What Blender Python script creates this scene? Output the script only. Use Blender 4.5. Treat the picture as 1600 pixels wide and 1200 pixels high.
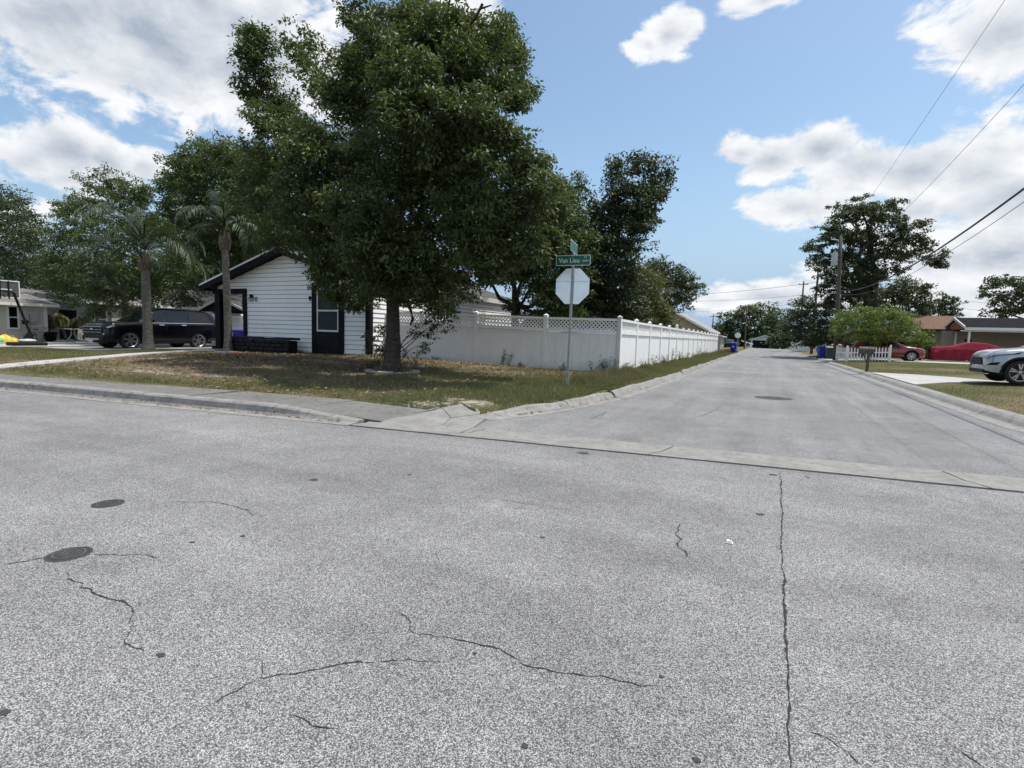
import bpy, bmesh, math, random
import numpy as np
from mathutils import Vector, Matrix

# ------------------------------------------------------------------ clean
for o in list(bpy.data.objects):
    bpy.data.objects.remove(o)
random.seed(7)
RS = np.random.RandomState(11)
SC = bpy.context.scene
COL = SC.collection

# ------------------------------------------------------------------ camera
FPX, HCAM = 830.0, 1.35
_d = lambda u, v: np.array([(u - 800) / FPX, -(v - 600) / FPX, -1.0])
_d1, _d2 = _d(1195, 536), _d(-930, 475)
_up = np.cross(_d1, _d2); _up /= np.linalg.norm(_up)
if _up[1] < 0: _up = -_up
_Y = _d1 - _up * (_d1 @ _up); _Y /= np.linalg.norm(_Y)
_X = np.cross(_Y, _up)
ROT = np.array([_X, _Y, _up])          # camera axes -> world axes (X right, Y along the side street, Z up)
CAM = np.array([0, 0, HCAM])
def ray(u, v): return ROT @ _d(u, v)
def dirn(u, v): r = ray(u, v); return r / np.linalg.norm(r)
def at(u, v, Y): r = ray(u, v); return CAM + r * (Y / r[1])
def atx(u, v, X): r = ray(u, v); return CAM + r * (X / r[0])
def gz(u, v, z): r = ray(u, v); return CAM + r * ((z - HCAM) / r[2])
def mpp(p): return float(-(ROT.T @ (np.array(p) - CAM))[2]) / FPX     # metres per photo pixel at a point

cam = bpy.data.cameras.new('camera'); camo = bpy.data.objects.new('camera', cam); COL.objects.link(camo)
cam.sensor_width = 36; cam.lens = FPX / 1600 * 36; cam.clip_start = 0.05; cam.clip_end = 4000
M4 = Matrix.Identity(4)
for i in range(3):
    for j in range(3): M4[i][j] = ROT[i][j]
M4.translation = CAM.tolist()
camo.matrix_world = M4
SC.camera = camo

# ------------------------------------------------------------------ render / view
SC.render.engine = 'CYCLES'
SC.render.resolution_x, SC.render.resolution_y = 1024, 768
SC.view_settings.view_transform = 'Standard'
SC.view_settings.look = 'None'
SC.view_settings.exposure = 0.50
SC.view_settings.gamma = 1
SC.cycles.max_bounces = 4
SC.cycles.diffuse_bounces = 3
SC.cycles.glossy_bounces = 2
SC.cycles.transparent_max_bounces = 6

# ------------------------------------------------------------------ sun and sky
SUN_EL = 71.0
sun_dir = np.array([0.80, 0.42, 0.0]); sun_dir /= np.linalg.norm(sun_dir)
sun_dir = sun_dir * math.cos(math.radians(SUN_EL)); sun_dir[2] = math.sin(math.radians(SUN_EL))
sl = bpy.data.lights.new('sun', 'SUN'); so = bpy.data.objects.new('sun', sl); COL.objects.link(so)
sl.energy = 3.7; sl.angle = math.radians(0.6); sl.color = (1.0, 0.95, 0.87)
so.rotation_euler = Vector(sun_dir.tolist()).to_track_quat('Z', 'Y').to_euler()

W = bpy.data.worlds.new('World'); SC.world = W; W.use_nodes = True
nt = W.node_tree; N = nt.nodes; L = nt.links
for n in list(N): N.remove(n)
def nd(tree, t, **k):
    n = tree.nodes.new(t)
    for a, b in k.items(): setattr(n, a, b)
    return n
def wm(op, a, b=None, c=None, clamp=False):
    n = nd(nt, 'ShaderNodeMath', operation=op, use_clamp=clamp)
    for i, x in enumerate((a, b, c)):
        if x is None: continue
        if isinstance(x, (int, float)): n.inputs[i].default_value = x
        else: L.new(x, n.inputs[i])
    return n.outputs[0]
sky = nd(nt, 'ShaderNodeTexSky', sky_type='NISHITA', sun_disc=False)
sky.sun_elevation = math.radians(SUN_EL)
sky.sun_rotation = math.atan2(sun_dir[0], sun_dir[1])
sky.air_density = 1.0; sky.dust_density = 2.0; sky.ozone_density = 1.0; sky.altitude = 20
tc = nd(nt, 'ShaderNodeTexCoord')
DIR = tc.outputs['Generated']
# cloud noise: billows, fine fringe, broad masses; one more billow sample towards the sun for shading
def cnoise(scale, detail, rough, off=None, dist=0.):
    n = nd(nt, 'ShaderNodeTexNoise'); n.inputs['Scale'].default_value = scale; n.inputs['Detail'].default_value = detail; n.inputs['Roughness'].default_value = rough; n.inputs['Distortion'].default_value = dist
    st_ = nd(nt, 'ShaderNodeVectorMath', operation='MULTIPLY_ADD'); L.new(DIR, st_.inputs[0]); st_.inputs[1].default_value = (1, 1, 1.7); st_.inputs[2].default_value = off or (0, 0, 0)
    L.new(st_.outputs[0], n.inputs['Vector']); return n.outputs['Fac']
nzA = cnoise(10, 6, .62, None, .25)
nzB = cnoise(10, 4, .62, (.010, .004, .040), .25)
nzC = cnoise(3.4, 2, .5)
def blob(d, rh, rv, strength=1.0):
    s = nd(nt, 'ShaderNodeVectorMath', operation='SUBTRACT'); L.new(DIR, s.inputs[0]); s.inputs[1].default_value = tuple(d)
    m = nd(nt, 'ShaderNodeVectorMath', operation='MULTIPLY'); L.new(s.outputs[0], m.inputs[0]); m.inputs[1].default_value = (1 / rh, 1 / rh, 1 / rv)
    l = nd(nt, 'ShaderNodeVectorMath', operation='LENGTH'); L.new(m.outputs[0], l.inputs[0])
    return wm('MULTIPLY', wm('SUBTRACT', 1.0, l.outputs['Value'], clamp=True), strength)
BL = [(120, 30, .28, .14, 1.6), (260, 50, .28, .17, 1.9), (390, 95, .2, .18, 1.75), (270, 130, .22, .085, 1.15), (60, 90, .13, .07, 1.15), (60, 20, .2, .08, 1.1),
      (420, 30, .16, .13, 1.25), (340, 165, .12, .06, 1.1), (50, 252, .085, .05, 1.4), (105, 240, .10, .065, 1.75), (170, 252, .10, .055, 1.65), (222, 258, .08, .05, 1.45), (115, 278, .11, .04, 1.2),
      (1042, 55, .062, .045, 1.3), (1012, 68, .05, .036, 1.15), (720, 15, .10, .07, 1.2), (1195, 0, .07, .03, 1.2),
      (1205, 250, .085, .05, 1.45), (1160, 240, .07, .042, 1.25), (1285, 235, .095, .055, 1.4), (1355, 262, .13, .07, 1.55), (1250, 325, .14, .05, 1.3), (1440, 268, .15, .08, 1.6),
      (1540, 268, .16, .09, 1.6), (1575, 45, .13, .10, 1.5), (1610, 300, .22, .10, 1.6), (1560, 395, .26, .085, 1.5), (1420, 330, .20, .07, 1.2), (1450, 420, .24, .06, 1.1),
      (1190, 462, .15, .04, 1.5), (1130, 470, .14, .035, 1.2), (1250, 470, .14, .04, 1.3), (1520, 460, .3, .055, 1.2), (1330, 480, .3, .03, 1.0), (0, 330, .2, .05, .7)]
acc = None
for (u, v, rh, rv, st) in BL:
    b = blob(dirn(u, v), rh, rv, st)
    acc = b if acc is None else wm('MAXIMUM', acc, b)
rr = random.Random(3)
for k in range(10):                                     # clouds out of view, enlarged to add ambient light on shaded fronts
    az = math.radians(62 + k * 24 + rr.uniform(-6, 6)); el = math.radians(rr.uniform(6, 48))
    d = np.array([math.sin(az) * math.cos(el), math.cos(az) * math.cos(el), math.sin(el)])
    acc = wm('MAXIMUM', acc, blob(d, rr.uniform(.28, .55), rr.uniform(.14, .30), rr.uniform(1.3, 1.8)))
nA = wm('MULTIPLY', wm('SUBTRACT', nzA, 0.5), 2.7); nB = wm('MULTIPLY', wm('SUBTRACT', nzB, 0.5), 2.7)
broad = wm('ADD', acc, wm('MULTIPLY', wm('SUBTRACT', nzC, 0.5), 0.8))
dens = wm('ADD', broad, nA)
gate = wm('MULTIPLY', acc, 5.0, clamp=True)
mr = nd(nt, 'ShaderNodeMapRange', interpolation_type='SMOOTHSTEP'); L.new(dens, mr.inputs['Value'])
mr.inputs['From Min'].default_value = 0.34; mr.inputs['From Max'].default_value = 0.80
cover = wm('MULTIPLY', mr.outputs[0], gate)
# shading: thick cloud goes grey, sides turned to the light stay white
thick = nd(nt, 'ShaderNodeMapRange', interpolation_type='SMOOTHSTEP'); L.new(broad, thick.inputs['Value'])
thick.inputs['From Min'].default_value = 0.75; thick.inputs['From Max'].default_value = 1.75
relief = wm('MULTIPLY', wm('SUBTRACT', nA, nB), .48)
shade = wm('ADD', wm('MULTIPLY', thick.outputs[0], -0.72), wm('ADD', relief, 0.90), clamp=True)
mixc = nd(nt, 'ShaderNodeMix', data_type='RGBA'); L.new(shade, mixc.inputs['Factor'])
mixc.inputs['A'].default_value = (2.1, 2.45, 2.95, 1); mixc.inputs['B'].default_value = (4.9, 4.98, 5.1, 1)
mixs = nd(nt, 'ShaderNodeMix', data_type='RGBA'); L.new(cover, mixs.inputs['Factor'])
# pale hazy air near the horizon
szs = nd(nt, 'ShaderNodeSeparateXYZ'); L.new(DIR, szs.inputs[0])
hz_ = nd(nt, 'ShaderNodeMapRange', interpolation_type='SMOOTHSTEP'); L.new(szs.outputs['Z'], hz_.inputs['Value'])
hz_.inputs['From Min'].default_value = -.02; hz_.inputs['From Max'].default_value = .30; hz_.inputs['To Min'].default_value = 1.0; hz_.inputs['To Max'].default_value = 0.
mixh = nd(nt, 'ShaderNodeMix', data_type='RGBA'); L.new(hz_.outputs[0], mixh.inputs['Factor'])
tnt = nd(nt, 'ShaderNodeMix', data_type='RGBA', blend_type='MULTIPLY'); tnt.inputs['Factor'].default_value = 1; L.new(sky.outputs[0], tnt.inputs['A']); tnt.inputs['B'].default_value = (.88, .95, .93, 1); L.new(tnt.outputs['Result'], mixh.inputs['A']); mixh.inputs['B'].default_value = (2.0, 2.75, 3.8, 1)
L.new(mixh.outputs['Result'], mixs.inputs['A']); L.new(mixc.outputs['Result'], mixs.inputs['B'])
bg = nd(nt, 'ShaderNodeBackground'); bg.inputs['Strength'].default_value = 0.14
L.new(mixs.outputs['Result'], bg.inputs['Color'])
W.cycles.sampling_method = 'MANUAL'; W.cycles.sample_map_resolution = 512
wo = nd(nt, 'ShaderNodeOutputWorld'); L.new(bg.outputs[0], wo.inputs['Surface'])

# ------------------------------------------------------------------ material helpers
MATS = {}
class MT:
    def __init__(s, name):
        s.m = bpy.data.materials.new(name); s.m.use_nodes = True; s.t = s.m.node_tree
        s.p = s.t.nodes['Principled BSDF']; s.pos = None
    def n(s, t, **k): return nd(s.t, t, **k)
    def l(s, a, b): s.t.links.new(a, b)
    def P(s):
        if s.pos is None: s.pos = s.n('ShaderNodeNewGeometry').outputs['Position']
        return s.pos
    def noise(s, scale, detail=4, rough=.55, vec=None, stretch=None):
        v = vec or s.P()
        if stretch:
            m = s.n('ShaderNodeVectorMath', operation='MULTIPLY'); s.l(v, m.inputs[0]); m.inputs[1].default_value = stretch; v = m.outputs[0]
        x = s.n('ShaderNodeTexNoise'); x.inputs['Scale'].default_value = scale; x.inputs['Detail'].default_value = detail; x.inputs['Roughness'].default_value = rough
        s.l(v, x.inputs['Vector']); return x.outputs['Fac']
    def voro(s, scale, feature='F1', rnd=1.0, vec=None):
        x = s.n('ShaderNodeTexVoronoi', feature=feature); x.inputs['Scale'].default_value = scale; x.inputs['Randomness'].default_value = rnd
        s.l(vec or s.P(), x.inputs['Vector']); return x
    def math(s, op, a, b=None, clamp=False):
        x = s.n('ShaderNodeMath', operation=op, use_clamp=clamp)
        for i, q in enumerate((a, b)):
            if q is None: continue
            if isinstance(q, (int, float)): x.inputs[i].default_value = q
            else: s.l(q, x.inputs[i])
        return x.outputs[0]
    def rng(s, v, a, b, c=0., d=1.):
        x = s.n('ShaderNodeMapRange'); s.l(v, x.inputs['Value'])
        for k, q in zip(('From Min', 'From Max', 'To Min', 'To Max'), (a, b, c, d)): x.inputs[k].default_value = q
        return x.outputs[0]
    def mix(s, f, a, b, blend='MIX'):
        x = s.n('ShaderNodeMix', data_type='RGBA', blend_type=blend)
        for k, q in (('Factor', f), ('A', a), ('B', b)):
            if isinstance(q, (int, float)): x.inputs[k].default_value = q
            elif isinstance(q, tuple): x.inputs[k].default_value = (*q[:3], 1)
            else: s.l(q, x.inputs[k])
        return x.outputs['Result']
    def bump(s, h, strength=.3, dist=.01):
        b = s.n('ShaderNodeBump'); b.inputs['Strength'].default_value = strength; b.inputs['Distance'].default_value = dist
        s.l(h, b.inputs['Height']); s.l(b.outputs[0], s.p.inputs['Normal'])
    def col(s, c): s.l(c, s.p.inputs['Base Color'])
    def attr(s, name): x = s.n('ShaderNodeAttribute'); x.attribute_name = name; return x.outputs['Fac']
def pm(name, c, rough=.7, var=.18, scale=3., bump=0., bscale=60, metal=0., c2=None, coat=0., spec=.5, detail=5):
    """plain procedural material: noise between two tones, optional fine bump"""
    t = MT(name); c2 = c2 or tuple(x * (1 - var) for x in c); c1 = tuple(min(1, x * (1 + var * .5)) for x in c)
    f = t.rng(t.noise(scale, detail, .65), .3, .7)
    t.col(t.mix(f, c2, c1))
    t.p.inputs['Roughness'].default_value = rough; t.p.inputs['Metallic'].default_value = metal
    t.p.inputs['Coat Weight'].default_value = coat; t.p.inputs['Specular IOR Level'].default_value = spec
    if bump: t.bump(t.noise(bscale, 4), bump, .01)
    MATS[name] = t.m; return t.m

# asphalt: worn chip seal, pale stones in a dark binder
def asphalt(name, lo, hi, alligator):
    t = MT(name)
    v1 = t.voro(205); v2 = t.voro(390)
    cell = t.n('ShaderNodeSeparateColor'); t.l(v1.outputs['Color'], cell.inputs[0])
    cell2 = t.n('ShaderNodeSeparateColor'); t.l(v2.outputs['Color'], cell2.inputs[0])
    val = t.math('ADD', t.math('MULTIPLY', cell.outputs[0], .62), t.math('MULTIPLY', cell2.outputs[1], .38))
    binder = t.rng(v1.outputs['Distance'], .40, .72)     # gaps between stones
    big = t.noise(.35, 5, .6); mid = t.noise(2.3, 6, .65); fine = t.noise(14, 5, .7)
    stone = t.mix(t.rng(val, .2, .85), lo, hi)
    stone = t.mix(t.math('MULTIPLY', binder, .75, clamp=True), stone, tuple(x * .28 for x in lo))
    worn = t.math('ADD', t.rng(big, .3, .7, .76, 1.14), t.math('MULTIPLY', t.rng(mid, .3, .75, -.12, .12), 1.0))
    worn = t.math('ADD', worn, t.rng(fine, .3, .7, -.10, .10))
    streak = t.noise(.8, 4, .6, stretch=(.25, 1.6, 1)) if alligator < 1 else t.noise(.8, 4, .6, stretch=(2.2, .12, 1))
    worn = t.math('ADD', worn, t.rng(streak, .35, .65, -.12, .12))
    cc = t.n('ShaderNodeCombineColor')
    for i in range(3): t.l(worn, cc.inputs[i])
    c = t.mix(1.0, stone, cc.outputs[0], 'MULTIPLY')
    # oil spots
    spots = t.voro(1.3); sp = t.rng(t.math('ADD', spots.outputs['Distance'], t.math('MULTIPLY', fine, .12)), .085, .14, 1, 0)
    spc = t.n('ShaderNodeSeparateColor'); t.l(spots.outputs['Color'], spc.inputs[0])
    sp = t.math('MULTIPLY', sp, t.rng(spc.outputs[2], .55, .8, 0, .6))
    sp = t.math('MAXIMUM', sp, 0.0)
    c = t.mix(sp, c, (.055, .055, .058))
    # hairline cracking
    wv = t.n('ShaderNodeVectorMath', operation='ADD'); t.l(t.P(), wv.inputs[0])
    wn = t.n('ShaderNodeTexNoise'); wn.inputs['Scale'].default_value = 3; wn.inputs['Detail'].default_value = 6; t.l(t.P(), wn.inputs['Vector'])
    ws = t.n('ShaderNodeVectorMath', operation='SCALE'); t.l(wn.outputs['Color'], ws.inputs[0]); ws.inputs['Scale'].default_value = .5; t.l(ws.outputs[0], wv.inputs[1])
    e = t.voro(1.6, 'DISTANCE_TO_EDGE', vec=wv.outputs[0]); cr = t.rng(e.outputs['Distance'], .004, .013, 1, 0)
    sx = t.n('ShaderNodeSeparateXYZ'); t.l(t.P(), sx.inputs[0])
    zone = t.math('MULTIPLY', t.rng(sx.outputs[0], .2, 1.5, .0, 1), t.rng(t.noise(.6, 3), .45, .6))
    c = t.mix(t.math('MULTIPLY', t.math('MULTIPLY', cr, zone), .55 * min(1, alligator + .8)), c, (.05, .05, .052))
    t.col(c)
    t.p.inputs['Roughness'].default_value = .85; t.p.inputs['Specular IOR Level'].default_value = .35
    t.bump(t.math('SUBTRACT', 1.0, v1.outputs['Distance']), .55, .006)
    MATS[name] = t.m; return t.m
M_ROAD = asphalt('chip_seal_asphalt', (.085, .086, .090), (.49, .49, .49), 0)
M_ROAD2 = asphalt('side_street_asphalt', (.115, .116, .121), (.40, .401, .403), 1)

def concrete(name, c, dirt, amount, scale=1.2):
    t = MT(name)
    f = t.rng(t.noise(scale, 7, .68), .38, .68); g = t.noise(9, 6, .7); h = t.noise(70, 3, .6)
    a = t.mix(f, c, tuple(x * .72 for x in c)); a = t.mix(t.math('MULTIPLY', t.rng(g, .5, .72), amount), a, dirt)
    a = t.mix(t.rng(h, .35, .7, 0, .22), a, tuple(x * .45 for x in c))
    t.col(a); t.p.inputs['Roughness'].default_value = .9; t.p.inputs['Specular IOR Level'].default_value = .25
    t.bump(t.math('ADD', h, t.math('MULTIPLY', g, 1.5)), .35, .006)
    MATS[name] = t.m; return t.m
M_WALKC = concrete('sidewalk_concrete', (.175, .173, .168), (.075, .075, .07), .9)
M_KERB = concrete('kerb_concrete', (.265, .26, .25), (.085, .083, .077), 1.0, 3.2)
M_GUT = concrete('gutter_concrete', (.25, .247, .237), (.13, .128, .122), .9, 2.4)
M_DRIVE = concrete('driveway_concrete', (.42, .415, .40), (.25, .245, .23), .5)

def lawn_mat(name, green, brown, sandc):
    t = MT(name)
    n1 = t.noise(1.1, 6, .65); n2 = t.noise(24, 6, .75); n3 = t.noise(6, 5, .7)
    g = t.math('ADD', t.attr('green'), t.rng(n3, .3, .7, -.35, .35), clamp=True)
    gr = t.mix(t.rng(n2, .35, .68), tuple(x * .4 for x in green), green)
    br = t.mix(t.rng(n2, .32, .66), tuple(x * .35 for x in brown), brown)
    br = t.mix(t.rng(n1, .4, .7, 0, .5), br, (brown[0] * 1.25, brown[1] * .95, brown[2] * .75))
    c = t.mix(g, br, gr)
    sn = t.math('ADD', t.attr('sand'), t.rng(n3, .35, .65, -.5, .45))
    sn = t.rng(t.math('ADD', sn, t.rng(n2, .3, .7, -.2, .2)), .42, .62)
    c = t.mix(sn, c, t.mix(t.rng(n2, .3, .7), tuple(x * .75 for x in sandc), sandc))
    t.col(c); t.p.inputs['Roughness'].default_value = .95; t.p.inputs['Specular IOR Level'].default_value = .1
    t.bump(n2, .8, .05)
    MATS[name] = t.m; return t.m
M_LAWN = lawn_mat('lawn_soil', (.125, .135, .058), (.22, .18, .125), (.36, .34, .30))
M_FAR = pm('far_grass', (.10, .11, .045), .95, .4, .4, .3, 20)

def leaf_mat(name, dark, light, trans=.28, rough=.5):
    t = MT(name)
    a = t.attr('tint')
    c = t.mix(a, dark, light)
    t.col(c); t.p.inputs['Roughness'].default_value = rough; t.p.inputs['Specular IOR Level'].default_value = .35
    tr = t.n('ShaderNodeBsdfTranslucent'); t.l(t.mix(.5, c, (light[0] * 1.4, light[1] * 1.5, light[2] * .5)), tr.inputs['Color'])
    ms = t.n('ShaderNodeMixShader'); ms.inputs[0].default_value = trans
    t.l(t.p.outputs[0], ms.inputs[1]); t.l(tr.outputs[0], ms.inputs[2])
    out = t.t.nodes['Material Output']; t.l(ms.outputs[0], out.inputs['Surface'])
    MATS[name] = t.m; return t.m
M_OAK = leaf_mat('oak_leaf', (.016, .030, .011), (.115, .150, .055), .27)
M_DARK = leaf_mat('dark_leaf', (.014, .026, .011), (.066, .090, .036), .22)
M_MID = leaf_mat('mid_leaf', (.022, .042, .014), (.10, .135, .044), .27)
M_OLIVE = leaf_mat('olive_leaf', (.045, .062, .02), (.13, .14, .045))
M_LIME = leaf_mat('lime_leaf', (.042, .072, .016), (.165, .21, .055), .32)
M_PALM = leaf_mat('palm_leaf', (.016, .028, .013), (.055, .078, .035), .2)
M_DRYPALM = leaf_mat('pale_palm_leaf', (.10, .11, .05), (.30, .28, .14), .2)
M_BLADE = leaf_mat('grass_blade', (.24, .19, .115), (.125, .145, .055), .25, .8)
M_LITTER = leaf_mat('dead_leaf', (.075, .05, .033), (.27, .195, .13), .1, .9)

def bark(name, c, sx, sz, b=.8):
    t = MT(name); n = t.noise(1, 6, .7, stretch=(sx, sx, sz)); m = t.noise(3, 4)
    c1 = t.mix(t.rng(n, .36, .64), tuple(x * .3 for x in c), c)
    t.col(t.mix(t.rng(m, .4, .7, 0, .5), c1, tuple(x * .6 for x in c))); t.p.inputs['Roughness'].default_value = .95; t.p.inputs['Specular IOR Level'].default_value = .1
    t.bump(n, b, .04); MATS[name] = t.m; return t.m
M_BARK = bark('oak_bark', (.13, .115, .095), 9, 22)
M_BARKD = bark('dark_bark', (.075, .065, .055), 14, 4)
M_PBARK = bark('palm_bark', (.23, .215, .19), 4, 34)
M_BOOT = bark('palm_boot', (.24, .19, .135), 26, 5)
M_POLE = bark('weathered_pole_wood', (.16, .14, .12), 40, 1.5, .4)
M_OLDWOOD = bark('weathered_board', (.17, .145, .12), 30, 3, .4)

M_SIDE = pm('white_siding', (.87, .87, .865), .55, .06, 1.5, .05, 120)
M_TRIM = pm('black_trim', (.007, .0075, .011), .7, .25, 4, spec=.15)
M_BSTONE = pm('black_painted_stone', (.010, .0105, .016), .6, .5, 8, .6, 30, spec=.2)
M_VINYL = pm('white_vinyl', (.78, .785, .785), .45, .06, 1.1, c2=(.70, .70, .69), spec=.3)
def dirty_vinyl():
    t = MT('white_vinyl'); p = t.n('ShaderNodeSeparateXYZ'); t.l(t.P(), p.inputs[0])
    n = t.noise(2.2, 6, .7); m = t.noise(1.0, 5, .7, stretch=(14, 14, .8))
    h = t.rng(t.math('ADD', p.outputs[2], t.rng(n, .3, .7, -.22, .22)), .18, .62, 1, 0)
    c = t.mix(t.rng(n, .3, .7), (.76, .76, .755), (.84, .845, .845)); c = t.mix(t.math('MULTIPLY', t.math('MAXIMUM', h, 0.), .28), c, (.34, .33, .26))
    c = t.mix(t.rng(m, .55, .85, 0, .2), c, (.5, .5, .46))
    t.col(c); t.p.inputs['Roughness'].default_value = .45; t.p.inputs['Specular IOR Level'].default_value = .3; MATS['white_vinyl'] = t.m; return t.m
M_VINYL = dirty_vinyl()
M_WHITE = pm('white_paint', (.72, .72, .71), .5, .07, 2)
M_SHING = pm('grey_shingle', (.085, .084, .083), .95, .45, 7, .7, 35, spec=.1)
M_SHINGB = pm('brown_shingle', (.15, .10, .075), .95, .35, 7, .6, 35, spec=.1)
M_SHINGK = pm('black_shingle', (.014, .0145, .017), .95, .4, 7, .6, 35, spec=.08)
M_ROOFW = pm('white_metal_roof', (.62, .62, .61), .5, .1, 1)
M_CREAM = pm('cream_siding', (.56, .54, .46), .7, .08, 2)
M_BEIGE = pm('beige_stucco', (.42, .34, .235), .85, .1, 3, .2, 60)
M_TAN = pm('tan_wall', (.36, .30, .235), .8, .1, 3, .2, 40)
M_GREYW = pm('grey_house_wall', (.30, .30, .29), .8, .15, 2)
def glass_mat(name, see=.78):
    t = MT(name); tr = t.n('ShaderNodeBsdfTransparent'); tr.inputs[0].default_value = (.75, .8, .8, 1); ms = t.n('ShaderNodeMixShader')
    t.col(t.mix(t.noise(3), (.012, .014, .016), (.02, .023, .025))); t.p.inputs['Roughness'].default_value = .05
    ms.inputs[0].default_value = 1 - see; t.l(tr.outputs[0], ms.inputs[1]); t.l(t.p.outputs[0], ms.inputs[2]); t.l(ms.outputs[0], t.t.nodes['Material Output'].inputs['Surface'])
    MATS[name] = t.m; return t.m
M_GLASS = glass_mat('window_glass')
M_BLIND = pm('window_blind', (.14, .15, .155), .8, .25, 3)
M_STEEL = pm('galvanised_steel', (.36, .37, .38), .42, .2, 14, metal=.55)
M_SIGNB = pm('sign_back_aluminium', (.93, .93, .92), .25, .10, 5, metal=.6)
M_SIGNG = pm('street_sign_green', (.004, .105, .062), .45, .08, 3)
M_SIGNW = pm('sign_white', (.78, .80, .79), .5, .03, 3)
M_RED = pm('sign_red', (.45, .02, .02), .5, .05, 3)
M_IRON = pm('cast_iron', (.045, .044, .043), .65, .4, 20, .5, 90, metal=.3)
M_IRONL = pm('worn_cast_iron', (.12, .118, .115), .6, .4, 20, .5, 90, metal=.3)
M_CRACK = pm('crack_tar', (.022, .022, .023), .95, .3, 30)
M_SPOT = pm('patch_tar', (.045, .046, .05), .95, .4, 40, .4, 150)
M_STONE = pm('border_stone', (.40, .38, .34), .9, .3, 6, .5, 30)
M_BLUEBIN = pm('blue_bin_plastic', (.008, .02, .26), .45, .12, 3)
M_GREENBIN = pm('dark_green_bin_plastic', (.012, .03, .032), .5, .15, 3)
M_TANBIN = pm('tan_bin_plastic', (.34, .27, .19), .6, .12, 3)
M_BLACKP = pm('black_plastic', (.010, .010, .011), .6, .2, 6, spec=.2)
M_TYRE = pm('tyre_rubber', (.014, .014, .015), .85, .2, 12)
M_RIM = pm('alloy_rim', (.42, .43, .45), .28, .1, 4, metal=.9)
M_RIMD = pm('rim_dark', (.03, .03, .032), .5, .2, 6)
M_CHROME = pm('chrome_trim', (.65, .66, .68), .15, .05, 3, metal=1)
M_CARBLK = pm('black_car_paint', (.003, .0032, .006), .22, .1, 2, coat=.25, spec=.35)
M_CARSIL = pm('silver_car_paint', (.40, .43, .46), .26, .04, 2, metal=.45, coat=.8)
M_CARRED = pm('red_car_paint', (.17, .008, .014), .22, .06, 2, coat=.9)
M_CARGLS = pm('car_glass', (.006, .008, .010), .06, .1, 2, coat=.3, spec=.4)
M_LAMP = pm('headlamp_lens', (.34, .36, .39), .12, .4, 14, coat=1, metal=.5)
M_TAIL = pm('tail_lamp_lens', (.28, .008, .008), .15, .1, 6, coat=1)
M_COVER = pm('red_cover_cloth', (.175, .016, .030), .85, .25, 3, .6, 7, spec=.15)
M_WOODF = pm('grey_wood_fence', (.17, .155, .135), .9, .3, 6, .4, 30)
M_WIRE = pm('cable_black', (.02, .02, .022), .6, .1, 3)
M_WIREG = pm('cable_grey', (.10, .105, .115), .6, .1, 3)
M_TRANS = pm('transformer_grey', (.42, .44, .46), .5, .08, 3)
M_POLYC = pm('acrylic_board', (.11, .115, .105), .2, .15, 5)
M_TOYY = pm('yellow_vinyl_toy', (.65, .42, .03), .5, .1, 3)
M_TOYG = pm('green_vinyl_toy', (.03, .33, .14), .5, .1, 3)
M_TOYR = pm('red_vinyl_toy', (.42, .03, .02), .5, .1, 3)
M_MESHK = pm('dark_mesh_fabric', (.05, .048, .045), .8, .2, 10)
M_TERRA = pm('orange_brick', (.36, .13, .07), .85, .25, 8)
M_SHEDW = pm('white_shed_metal', (.68, .70, .73), .5, .06, 2)
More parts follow.
